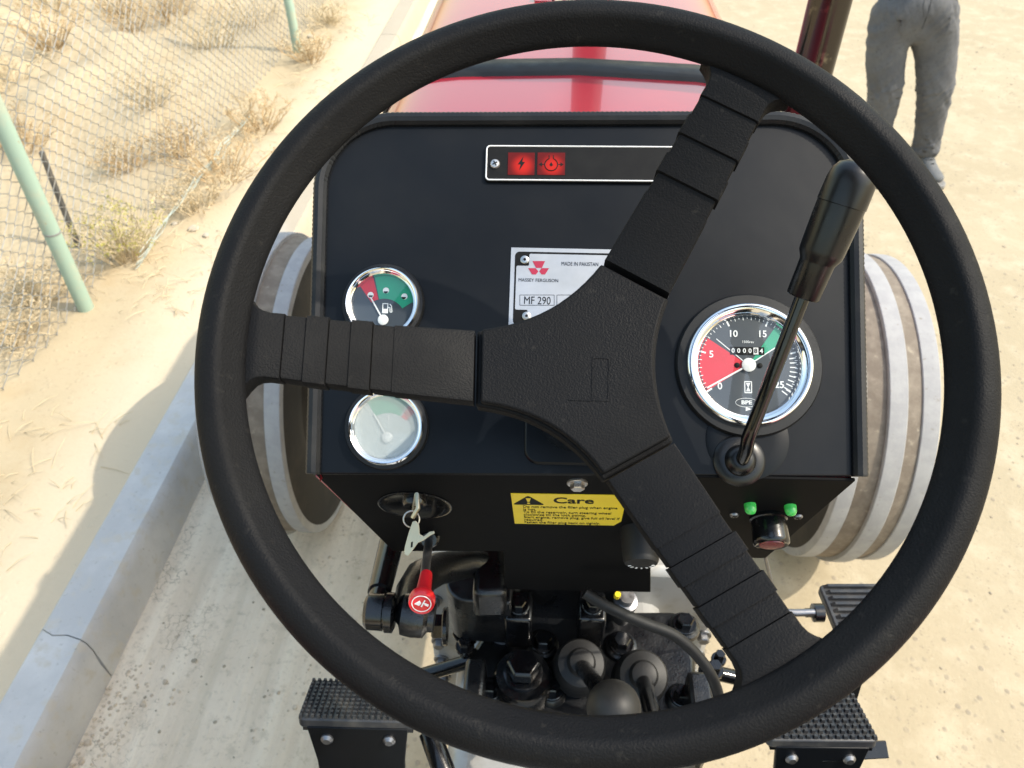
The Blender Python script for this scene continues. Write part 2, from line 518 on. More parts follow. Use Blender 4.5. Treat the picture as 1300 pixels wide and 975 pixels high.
# ------------------------------------------------------------------ ground
KERB_IN, KERB_OUT, KERB_BASE, KERB_H = -1.209, -1.342, -1.176, .15
def axis_coords(fine0, fine1, step, lim0, lim1, grow=1.25):
    c = []
    x = fine0
    while x < fine1 + 1e-6:
        c.append(x); x += step
    s = step
    x = c[-1]
    while x < lim1:
        s *= grow; x += s; c.append(min(x, lim1))
    s = step
    x = fine0
    lo = []
    while x > lim0:
        s *= grow; x -= s; lo.append(max(x, lim0))
    return lo[::-1] + c
def nz2(x, y, s, seed=0):
    return noise.noise(Vector((x * s, y * s, seed)))
def ground_z(x, y):
    if x > -1.27:
        z = 0.004 * nz2(x, y, 1.4, 3) + .003 * nz2(x, y, 6, 9)
        if -1.2 < x < -.2:       # wheel ruts beside the kerb
            for c, wd, dp in ((-.62, .07, .012), (-.78, .05, .009), (-.45, .06, .008), (-.93, .04, .006)):
                d = (x - c + .015 * nz2(0, y, .8, c)) / wd
                z -= dp * math.exp(-d * d) * (.75 + .5 * nz2(x, y, 2.2, 5))
            if x < -1.05:
                z += .012 * (1 - min(1, (x + 1.176) / .12))
        return z
    t = min(1.0, max(0.0, (-1.34 - x) / .5))
    z = .138 + .015 * nz2(x, y, 3, 1) * t + .012 * nz2(x, y, 7, 2) * t - .02 * t
    d = -1.95 - x
    if d > 0:
        a = min(1.0, d / 1.2)
        z += a * (.16 * nz2(x, y, .9, 4) + .10 * nz2(x, y, 2.1, 6) + .05 * abs(nz2(x, y, 4.3, 8)))
        z += min(1.2, .05 * d) * a * .6
    return z
xs = axis_coords(-6.0, 4.0, .05, -900, 900)
xs = sorted(set([round(v, 4) for v in xs if not -1.30 < v < -1.2] + [-1.30, -1.272, -1.268, -1.2]))
ys = axis_coords(.3, 9.0, .05, -900, 1500)
b = MB()
b.V = [(x, y, ground_z(x, y)) for y in ys for x in xs]
nx = len(xs)
b.F = [(j * nx + i, j * nx + i + 1, (j + 1) * nx + i + 1, (j + 1) * nx + i) for j in range(len(ys) - 1) for i in range(nx - 1)]
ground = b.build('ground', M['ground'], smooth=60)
tag(ground, 'pale dusty sand ground with tyre ruts and hummocks', kind='structure')

# kerb: precast stones laid end to end
kerb = empty('kerb', (0, 0, 0))
tag(kerb, 'weathered concrete kerb of long stones between sand and track', kind='structure')
prof = [(KERB_OUT, -.1), (KERB_OUT, KERB_H - .008), (KERB_OUT + .008, KERB_H), (-1.30, KERB_H), (-1.26, KERB_H + .001), (KERB_IN - .012, KERB_H), (KERB_IN, KERB_H - .012), (KERB_IN + .010, .11), (KERB_IN + .02, .06), (KERB_BASE, 0), (KERB_BASE + .01, -.1)]
joints = [1.0 + 1.62 * k for k in range(-2, 12)]
def wig(j, i):
    return .05 * (i - 5) * (-.12) + .016 * noise.noise(Vector((j * 7.7, i * .83, 1))) if abs(j - 1.0) < .01 else .004 * noise.noise(Vector((j * 7.7, i * .9, 1)))
for a, c in zip(joints[:-1], joints[1:]):
    mb = MB()
    np_ = len(prof)
    rows = [a + (.0016 if abs(a - 1) < .01 else .003)] + [a + (c - a) * k / 12 for k in range(1, 12)] + [c - (.0016 if abs(c - 1) < .01 else .003)]
    for ri, y in enumerate(rows):
        for i, (px, pz) in enumerate(prof):
            yy = y
            if ri == 0: yy += wig(a, i)
            if ri == len(rows) - 1: yy += wig(c, i)
            k = .0025 * noise.noise(Vector((px * 9, y * 2.5, i)))
            mb.V.append((px + k, yy, pz + k))
    for r in range(len(rows) - 1):
        for i in range(np_ - 1):
            mb.F.append((r * np_ + i, r * np_ + i + 1, (r + 1) * np_ + i + 1, (r + 1) * np_ + i))
    mb.F.append(tuple(range(np_))[::-1])
    mb.F.append(tuple((len(rows) - 1) * np_ + i for i in range(np_)))
    mb.F = [f[::-1] for f in mb.F]
    mb.build('kerb_stone', M['kerb'], kerb, smooth=35)

# ------------------------------------------------------------------ tractor
T = empty('tractor', (0, 0, 0), 'red tractor with black dashboard and steering wheel on pale sand', 'tractor')

# ---- steering wheel
e = R_(56)
WC = Vector((-.003, .340, 1.731))
WN = Vector((0, -math.cos(e), math.sin(e)))
WM = frame(WC, WN, (1, 0, 0))           # local x right, y up the wheel, z towards the driver
SW = empty('steering_wheel', (0, 0, 0))
SW.parent = T
RW = .2080
REC = .050
mb = MB()
NS = 160
sec = []
for k in range(28):
    a = 2 * math.pi * k / 28
    c_, s_ = math.cos(a), math.sin(a)
    rr = .0134
    # inner flat with a crease: a lip facing the hub and the driver
    fl = math.cos(a - R_(146))
    if fl > .74:
        rr = .0134 * .74 / fl
    sec.append((rr * c_, rr * s_))
for i in range(NS):
    t = 2 * math.pi * i / NS
    for (dx, dz) in sec:
        mb.V.append(tuple(WM @ Vector(((RW + dx) * math.cos(t), (RW + dx) * math.sin(t), dz))))
n = len(sec)
for i in range(NS):
    for k in range(n):
        mb.F.append((i * n + k, ((i + 1) % NS) * n + k, ((i + 1) % NS) * n + (k + 1) % n, i * n + (k + 1) % n))
mb.build('rim', M['wheel'], SW, smooth=50)

def spoke_h(r):
    # height of the spoke's top above the hub-side, dished from hub to rim
    if r < .078: return -REC
    t = min(1, (r - .078) / (.190 - .078))
    return -REC + (REC - .004) * (t ** 1.0)
def spoke_w(r):
    return .0235 - .0045 * min(1, max(0, (r - .066) / .12))
# segments of one spoke: (r0, r1, raise, widen)
segs = [(.0688, .1165, .0, .0), (.1165, .1285, -.0006, -.0006), (.1290, .1405, .0012, .0008), (.1405, .1525, .0002, -.0002),
        (.1530, .1645, .0016, .0009), (.1645, .1760, .0004, 0), (.1765, .1925, .0016, .0006)]
def spoke_mesh(ang):
    mb = MB()
    RM = WM @ Matrix.Rotation(ang, 4, 'Z')
    TH = .013
    for si, (r0, r1, rz, wd) in enumerate(segs):
        rows = []
        steps = [r0, r1]
        if si == len(segs) - 1:
            steps = [r0, .184, .188, .191, .1945, .198]
        for r in steps:
            wv = spoke_w(r) + wd
            if r > .184:
                q = (r - .184) / .014
                wv += .0105 * q * q
            h = spoke_h(r) + rz
            if r > .19: h = spoke_h(.19) + rz - .002 * ((r - .19) / .008)
            c = .0018
            rows.append([(r, -wv, h - TH), (r, -wv, h - c), (r, -wv + c * .4, h - c * .3), (r, -wv + c * 1.3, h), (r, wv - c * 1.3, h), (r, wv - c * .4, h - c * .3), (r, wv, h - c), (r, wv, h - TH)])
        nn = 8
        base = len(mb.V)
        for rw in rows:
            mb.V += [tuple(RM @ Vector(v)) for v in rw]
        for i in range(len(rows) - 1):
            for k in range(nn):
                k2 = (k + 1) % nn
                mb.F.append((base + i * nn + k, base + i * nn + k2, base + (i + 1) * nn + k2, base + (i + 1) * nn + k)[::-1])
        mb.F.append(tuple(base + k for k in range(nn)))
        mb.F.append(tuple(base + (len(rows) - 1) * nn + k for k in range(nn))[::-1])
    return mb
SPK = [R_(62), R_(182.3), R_(301.5)]
for a in SPK:
    spoke_mesh(a).build('spoke', M['wheel'], SW, smooth=35)
# hub: triangle with concave sides
poly = []
for i in range(3):
    a0, a1 = SPK[i], SPK[(i + 1) % 3] + (2 * math.pi if i == 2 else 0)
    ca, sa = math.cos(a0), math.sin(a0)
    r0, hw = .0642, .0236
    A = Vector((r0 * ca - hw * -sa * -1, r0 * sa + hw * ca))
    A = Vector((r0 * ca - hw * sa, r0 * sa + hw * ca))
    cb, sb = math.cos(a1), math.sin(a1)
    B = Vector((r0 * cb + hw * sb, r0 * sb - hw * cb))
    # quadratic-like concave side pulled toward the hub centre
    am = (a0 + a1) / 2
    Mid = Vector((.0335 * math.cos(am), .0335 * math.sin(am)))
    poly.append((A, Mid, B))
hubp = []
for A, Mid, B in poly:
    for k in range(13):
        t = k / 12
        p = A * (1 - t) ** 2 + Mid * 2 * t * (1 - t) + B * t * t
        hubp.append((p.x, p.y))
mb = MB()
mb.prism(hubp, -REC - .016, -REC + .0008, WM)
hub = mb.build('hub', M['wheel'], SW, smooth=30, bevel=.0016, seg=3)
# lower backing moulding of hub and the groove filler between hub and spokes
mb = MB()
mb.prism([(p[0] * 1.05, p[1] * 1.05) for p in hubp], -REC - .020, -REC - .0065, WM)
mb.build('hub_backing', M['wheel'], SW, smooth=30, bevel=.0015)
# faint moulded emblem on the hub, and the steering column behind it
mb = MB()
for (cx, cy, sx, sy) in ((.0085, .003, .0105, .0012), (.0085, -.024, .0105, .0012), (.0035, -.0105, .0010, .028), (.0135, -.0105, .0010, .028), (-.004, -.0245, .014, .0009)):
    mb.box(WM @ Matrix.Translation((cx + .002, cy + .002, -REC + .0009)), sx, sy, .0007)
mb.build('moulded_emblem', M['wheel'], SW, smooth=0)
mb = MB()
mb.lathe([(.024, -REC - .02), (.024, -REC - .05), (.019, -REC - .055), (.019, -REC - .10), (.027, -REC - .105), (.031, -REC - .19), (.031, -.52)], WM, 28)
mb.build('steering_column', M['gloss_black'], T, smooth=40)

# ---- instrument panel
EP = R_(50)
PO = Vector((.007, .418, 1.534))
PN = Vector((0, -math.cos(EP), math.sin(EP)))
PV0 = Vector((0, math.sin(EP), math.cos(EP)))
ra = R_(1.2)
PU = Vector((1, 0, 0)) * math.cos(ra) + PV0 * math.sin(ra)
PV = PN.cross(PU)
PM = Matrix((PU, PV, PN)).transposed().to_4x4()
PM.translation = PO
def pu(x, y, off=0.0):
    q = on(x, y, PO + PN * off, PN) - PO
    return Vector((q.dot(PU), q.dot(PV)))
def pm(x, y, off=0.0, rz=0.0):
    c = pu(x, y, off)
    return PM @ Matrix.Translation((c.x, c.y, off)) @ Matrix.Rotation(rz, 4, 'Z')

def rounded(pts, rad, seg=8):
    out = []
    n = len(pts)
    for i in range(n):
        p0, p1, p2 = Vector(pts[i - 1]), Vector(pts[i]), Vector(pts[(i + 1) % n])
        r = rad[i] if isinstance(rad, (list, tuple)) else rad
        if r <= 0:
            out.append((p1.x, p1.y)); continue
        d0, d1 = (p0 - p1).normalized(), (p2 - p1).normalized()
        half = math.acos(max(-1, min(1, d0.dot(d1)))) / 2
        L = r / math.tan(half)
        a, c = p1 + d0 * L, p1 + d1 * L
        cc = p1 + (d0 + d1).normalized() * (r / math.sin(half))
        a0 = math.atan2(a.y - cc.y, a.x - cc.x)
        a1 = math.atan2(c.y - cc.y, c.x - cc.x)
        da = (a1 - a0 + math.pi) % (2 * math.pi) - math.pi
        for k in range(seg + 1):
            t = a0 + da * k / seg
            out.append((cc.x + r * math.cos(t), cc.y + r * math.sin(t)))
    return out
BL, BR = pu(398, 602), pu(1091, 605)
TL, TR = pu(410, 153), pu(1083, 151)
pan = rounded([BL, BR, TR, TL], [0, 0, .066, .062], 18)
mb = MB()
mb.prism(pan, -.004, 0, PM)
panel = mb.build('instrument_panel', M['panel'], T, smooth=30, bevel=.0015)
# ribbed rubber edging along both sides and the top
edge = [p for p in pan]
i_br = edge.index((BR.x, BR.y))
path = edge[i_br:] + edge[:1]
# resample evenly
dens, acc = [], 0
pts = [Vector(p) for p in path]
fine = []
for a, c in zip(pts[:-1], pts[1:]):
    L = (c - a).length
    k = max(1, int(L / .0004))
    fine += [a + (c - a) * (i / k) for i in range(k)]
fine.append(pts[-1])
step = .0019
res, acc = [fine[0]], 0
for a, c in zip(fine[:-1], fine[1:]):
    acc += (c - a).length
    if acc >= step:
        res.append(c); acc = 0
mb = MB()
rs = [(.0062 if (i // 1) % 2 == 0 else .0053) for i in range(len(res))]
rs = [.0063 - .0005 * (1 if i % 2 == 0 else 0) for i in range(len(res))]
mb.tube([PM @ Vector((p.x, p.y, .0015)) for p in res], rs, 10)
mb.build('rubber_edging', M['edging'], panel, smooth=28)
# thin metal flange under the edging
mb = MB()
mb.prism([(p[0] * 1.012, p[1] * 1.004 + .0) for p in pan], -.0075, -.0042, PM)
mb.build('flange', M['gloss_black'], panel, smooth=30)

# ---- lower fascia below the fold
EL = R_(-19)
LN = Vector((0, -math.cos(EL), math.sin(EL)))
LO = PO - PV * .001
LU = PU.copy()
LV = LN.cross(LU).normalized()
LN = LU.cross(LV).normalized()
LM = Matrix((LU, LV, LN)).transposed().to_4x4()
LM.translation = LO
def lu(x, y, off=0.0):
    q = on(x, y, LO + LN * off, LN) - LO
    return Vector((q.dot(LU), q.dot(LV)))
def lm(x, y, off=0.0, rz=0.0):
    c = lu(x, y, off)
    return LM @ Matrix.Translation((c.x, c.y, off)) @ Matrix.Rotation(rz, 4, 'Z')
lp = [lu(398, 604), lu(1089, 608), lu(972, 709), lu(826, 706), lu(826, 752), lu(640, 748), lu(640, 700), lu(499, 700)]
lp = [(p.x, min(p.y, -.0015)) for p in lp]
mb = MB()
mb.prism([(p[0], -.0002) if i < 2 else p for i, p in enumerate(lp)], -.003, 0, LM)
fascia = mb.build('lower_fascia', M['fascia'], T, smooth=30, bevel=.001)
# red cowl sheet right behind the fascia (its edge shows as a thin red line)
mb = MB()
mb.prism([(p[0] * 1.006, p[1] - .0010 if i in (2, 7) else p[1] - .010) for i, p in enumerate(lp) if i not in (3, 4, 5, 6)], -.022, -.0035, LM)
mb.build('cowl_edge', M['red'], T, smooth=30)
# raised round-cornered cover at the column foot
cv = rounded([(pu(666, 552).x, -.0 + .006), (pu(800, 600).x, .006), (pu(800, 552).x, pu(720, 520).y), (pu(666, 540).x, pu(720, 520).y)], .012, 6)
mb = MB()
mb.prism(cv, 0, .004, PM)
mb.build('column_cover', M['panel'], T, smooth=30, bevel=.002)

# red cowl body from the panel back to the bonnet
BW, BZ, BY0, BY1 = .276, 1.622, .90, 2.30
def bonnet_section(y, hw=BW, top=BZ, low=1.22, n=24, rad=.075):
    out = []
    for i in range(n + 1):          # right side up, over, down
        t = i / n
        # super-ellipse-ish with crowned top
        a = math.pi * t
        ex = .22
        c_, s_ = math.cos(a), math.sin(a)
        x = hw * math.copysign(abs(c_) ** ex, c_)
        z = low + (top - low) * (abs(s_) ** ex)
        z += 0
        out.append(Vector((x, y, z - .016 * (x / hw) ** 2)))
    return out
A = []
NP = 25
full = [Vector(p) for p in (edge[i_br:] + edge[:1])]
L = [0]
for a, c in zip(full[:-1], full[1:]):
    L.append(L[-1] + (c - a).length)
for k in range(NP):
    s_ = L[-1] * k / (NP - 1)
    for i in range(len(L) - 1):
        if L[i] <= s_ <= L[i + 1] + 1e-9:
            t = (s_ - L[i]) / max(1e-9, L[i + 1] - L[i])
            p = full[i] + (full[i + 1] - full[i]) * t
            break
    A.append(PM @ Vector((p.x * .985, p.y - .006, -.008)))
B2 = bonnet_section(.90, n=NP - 1)
mb = MB()
rows = [A, [a.lerp(c, .45) - Vector((0, 0, .018)) for a, c in zip(A, B2)], [a.lerp(c, .8) - Vector((0, 0, .012)) for a, c in zip(A, B2)], B2]
for r in rows:
    mb.V += [tuple(v) for v in r]
for i in range(len(rows) - 1):
    for k in range(NP - 1):
        mb.F.append((i * NP + k, i * NP + k + 1, (i + 1) * NP + k + 1, (i + 1) * NP + k))
mb.build('cowl', M['red'], T, smooth=60)
def loft(mb, rows):
    n = len(rows[0])
    b0 = len(mb.V)
    for r in rows:
        mb.V += [tuple(v) for v in r]
    for i in range(len(rows) - 1):
        for k in range(n - 1):
            mb.F.append((b0 + i * n + k, b0 + i * n + k + 1, b0 + (i + 1) * n + k + 1, b0 + (i + 1) * n + k))
    return mb
NB = 40
mb = MB()
loft(mb, [bonnet_section(.90, n=NB), bonnet_section(1.0, n=NB), bonnet_section(1.075, n=NB)])
mb.build('rear_bonnet', M['red'], T, smooth=60)
mb = MB()
loft(mb, [bonnet_section(1.045, BW + .004, BZ - .004, n=NB), bonnet_section(1.05, BW + .006, BZ + .005, n=NB), bonnet_section(1.075, BW + .007, BZ + .007, n=NB), bonnet_section(1.10, BW + .006, BZ + .005, n=NB), bonnet_section(1.106, BW + .004, BZ - .004, n=NB)])
mb.build('bonnet_seal', M['rubber'], T, smooth=60)
mb = MB()
rows = [bonnet_section(1.09, n=NB)] + [bonnet_section(y, n=NB) for y in (1.3, 1.6, 1.9, 2.15)] + [bonnet_section(2.25, BW - .01, BZ - .012, n=NB), bonnet_section(2.30, BW - .035, BZ - .04, n=NB)]
loft(mb, rows)
mb.F.append(tuple(len(mb.V) - (NB + 1) + k for k in range(NB + 1)))
bon = mb.build('bonnet', M['red'], T, smooth=50)
# grille and headlights on the nose
mb = MB()
for k in range(9):
    mb.box(Matrix.Translation((0, 2.306, 1.27 + k * .032)), .34, .012, .012)
mb.build('grille', M['gloss_black'], bon, smooth=0)
for sx in (-1, 1):
    mb = MB()
    mb.lathe([(.0, 0), (.05, 0), (.055, .012), (.04, .02), (.0, .024)], frame((sx * .12, 2.30, 1.5), (0, 1, 0)), 24)
    mb.build('headlight', M['chrome'], bon)
# filler cap with chrome latch standing on the bonnet
cp = on(716, 2, (0, 0, BZ), Vector((0, 0, 1)))
mb = MB()
mb.lathe([(.022, -.004), (.022, .006), (.019, .010), (.0, .011)], frame((cp.x, cp.y + .02, BZ), (0, 0, 1)), 24)
mb.box(Matrix.Translation((cp.x - .035, cp.y + .015, BZ + .003)), .03, .025, .01)
mb.build('bonnet_latch', M['chrome'], T, smooth=40, bevel=.002)
# air pre-cleaner standing on the bonnet
pcx, pcy = cp.x + .052, cp.y + .085
PC = empty('air_pre_cleaner'); PC.parent = T
mb = MB(); mb.lathe([(.042, -.01), (.042, .006), (.034, .010), (.032, .26), (.032, .27)], frame((pcx, pcy, BZ), (0, 0, 1)), 32); mb.build('stack', M['gloss_black'], PC)
mb = MB(); mb.lathe([(.032, .26), (.046, .263), (.048, .27), (.048, .30), (.040, .315), (.0, .32)], frame((pcx, pcy, BZ), (0, 0, 1)), 36); mb.build('bowl', M['gloss_black'], PC)
# exhaust stack
ex = at(1049, 20, .94)
mb = MB()
mb.tube([(ex.x, ex.y, 1.20), (ex.x, ex.y, 2.10), (ex.x, ex.y + .02, 2.16), (ex.x, ex.y + .06, 2.20)], .0255, 28)
mb.build('exhaust_pipe', M['exhaust'], T, smooth=50)
mb = MB()
mb.tube([(ex.x, ex.y, 1.22), (ex.x - .05, ex.y + .02, 1.19), (ex.x - .2, ex.y + .03, 1.16)], .026, 16)
mb.build('exhaust_manifold', M['dull_steel'], T)
# engine and running gear under the bonnet
mb = MB()
mb.box(Matrix.Translation((0, 1.5, 1.02)), .40, 1.3, .42)
mb.box(Matrix.Translation((0, 1.45, .72)), .30, 1.15, .25, .9)
for k in range(4):
    mb.lathe([(.03, 0), (.03, .06), (.02, .065)], frame((-.2, 1.1 + .22 * k, 1.05), (-1, 0, 0)), 16)
mb.build('engine_block', M['grey_paint'], T, smooth=30, bevel=.012)
mb = MB()
mb.box(Matrix.Translation((0, 1.70, .52)), 1.30, .11, .12)
mb.box(Matrix.Translation((0, 1.72, .60)), .26, .26, .18)
mb.build('front_axle', M['gloss_black'], T, smooth=30, bevel=.01)

# ---- front wheels
def front_wheel(sx):
    X = .80 * sx if sx > 0 else -.783
    W = empty('front_wheel', (0, 0, 0))
    W.parent = T
    Mx = frame((X, 1.70, .45), (sx, 0, 0), (0, 1, 0))     # local z points outward
    half = .108
    tp = [(.205, -.070), (.25, -.098), (.33, -half - .004), (.395, -half + .001), (.424, -.100), (.4345, -.06), (.4375, 0), (.4345, .06), (.424, .100), (.395, half - .001), (.33, half + .004), (.25, .098), (.205, .070)]
    mb = MB()
    mb.lathe(tp, Mx, 96)
    mb.build('tyre', M['tyre'], W, smooth=50)
    for s2 in (-1, 1):
        mb = MB()
        mb.lathe([(.207, s2 * .0745), (.252, s2 * .1010), (.33, s2 * (half + .0065)), (.398, s2 * (half + .002)), (.422, s2 * .1035)], Mx, 96)
        mb.F = mb.F[:-2]
        mb.build('sidewall', M['tyre_dark'], W, smooth=60)
    for (z0, z1) in ((-.106, -.066), (-.018, .026), (.064, .106)):
        mid = (z0 + z1) / 2
        top = .449 - .010 * abs(mid) / .08
        pr = [(.415, z0 - .001), (top - .0020, z0), (top, z0 + .0018), (top + .001, mid), (top, z1 - .0018), (top - .0020, z1), (.415, z1 + .003)]
        mb = MB()
        N = 120
        mb.lathe(pr, Mx, N)
        mb.F = mb.F[:-2]
        mb.build('tread_rib', M['rib'], W, smooth=28)
    mb = MB()
    mb.lathe([(.21, -.078), (.195, -.074), (.19, -.03), (.17, .02), (.07, .035), (.06, .075), (.0, .08)], Mx, 48)
    mb.lathe([(.21, .078), (.195, .074), (.18, .02)], Mx, 48)
    mb.build('wheel_disc', M['tyre_dark'], W, smooth=50)
    mb = MB()
    mb.tube([(X - sx * .02, 1.70, .45), (X - sx * .14, 1.70, .47)], .05, 16)
    mb.tube([(X - sx * .14, 1.70, .36), (X - sx * .14, 1.70, .62)], .04, 16)
    mb.build('spindle', M['gloss_black'], W)
front_wheel(1)
front_wheel(-1)

# ---- rear axle, rear wheels and mudguards (behind the viewpoint, they shade the ground)
def rear_wheel(sx):
    W = empty('rear_wheel', (0, 0, 0))
    W.parent = T
    Mx = frame((sx * .78, -.55, .74), (sx, 0, 0), (0, 1, 0))
    mb = MB()
    mb.lathe([(.40, -.15), (.46, -.19), (.60, -.205), (.68, -.18), (.70, 0), (.68, .18), (.60, .205), (.46, .19), (.40, .15)], Mx, 72)
    mb.build('tyre', M['tyre_dark'], W, smooth=50)
    mb = MB()
    for k in range(22):
        for s2 in (-1, 1):
            a = 2 * math.pi * (k + (.5 if s2 > 0 else 0)) / 22
            Lm = Mx @ Matrix.Rotation(a, 4, 'Z') @ Matrix.Translation((.712, 0, s2 * .095)) @ Matrix.Rotation(s2 * R_(40), 4, 'X')
            mb.box(Lm, .05, .045, .24)
    o = mb.build('tread_lugs', M['tyre'], W, smooth=0, bevel=.006)
    mb = MB()
    mb.lathe([(.42, -.15), (.39, -.13), (.37, -.05), (.14, .02), (.12, .06), (.0, .07)], Mx, 48)
    mb.build('wheel_disc', M['rim_paint'], W, smooth=50)
rear_wheel(1)
rear_wheel(-1)
mb = MB()
mb.box(Matrix.Translation((0, -.55, .74)), 1.25, .26, .26)
mb.box(Matrix.Translation((0, -.35, .78)), .44, 1.1, .44)
mb.build('rear_axle', M['grey_paint'], T, smooth=30, bevel=.02)
for sx in (-1, 1):
    mb = MB()
    rows = []
    for k in range(13):
        a = R_(25 + 130 * k / 12)
        y, z = -.55 + .83 * math.cos(a), .74 + .83 * math.sin(a)
        rows.append([Vector((sx * x, y, z)) for x in (.50, .52, .86, .88)])
    loft(mb, rows)
    o = mb.build('mudguard', M['red'], T, smooth=50)
    so = o.modifiers.new('thick', 'SOLIDIFY')
    so.thickness = .004

# ------------------------------------------------------------------ gauges
def sector(r0, r1, a0, a1, n=16, o=(0, 0)):
    pts = [(o[0] + r1 * math.cos(R_(a0 + (a1 - a0) * k / n)), o[1] + r1 * math.sin(R_(a0 + (a1 - a0) * k / n))) for k in range(n + 1)]
    if r0 <= 1e-6:
        return pts + [o]
    return pts + [(o[0] + r0 * math.cos(R_(a1 + (a0 - a1) * k / n)), o[1] + r0 * math.sin(R_(a1 + (a0 - a1) * k / n))) for k in range(n + 1)]
def sector_from(o, a0, a1, Rd, n=14, rin=0.0):
    """sector seen from an off-centre pivot o, clipped by the dial circle Rd"""
    pts = []
    for k in range(n + 1):
        a = R_(a0 + (a1 - a0) * k / n)
        dx, dy = math.cos(a), math.sin(a)
        bq = o[0] * dx + o[1] * dy
        tt = -bq + math.sqrt(max(0, bq * bq - (o[0] ** 2 + o[1] ** 2) + Rd * Rd))
        pts.append((o[0] + dx * tt, o[1] + dy * tt))
    inn = [(o[0] + rin * math.cos(R_(a1 + (a0 - a1) * k / n)), o[1] + rin * math.sin(R_(a1 + (a0 - a1) * k / n))) for k in range(n + 1)]
    return pts + inn
def bar2(p, q, wd):
    p, q = Vector(p), Vector(q)
    d = (q - p).normalized()
    nn = Vector((-d.y, d.x)) * wd / 2
    return [tuple(p + nn), tuple(p - nn), tuple(q - nn), tuple(q + nn)]
def bezel_parts(G, GM, Rb, surround, glass):
    mb = MB()
    mb.lathe([(Rb * .97, 0), (Rb * surround, 0), (Rb * surround, .003), (Rb * (surround - .03), .0052), (Rb * .97, .0055)], GM, 64, closed=True)
    mb.build('gasket', M['rubber'], G, smooth=50)
    mb = MB()
    pr = [(Rb * 1.0, .0), (Rb * 1.0, .0060), (Rb * .985, .0085), (Rb * .95, .0100), (Rb * .91, .0098), (Rb * .865, .0078), (Rb * .845, .0066), (Rb * .80, .0040), (Rb * .80, .0012), (Rb * .80, 0)]
    mb.lathe(pr, GM, 96, closed=True)
    mb.build('bezel', M['chrome'], G, smooth=60)
    mb = MB()
    mb.lathe([(0.0001, .0050), (Rb * .815, .0050)], GM, 64)
    mb.F = mb.F[:-2]
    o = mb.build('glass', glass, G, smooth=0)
    return o

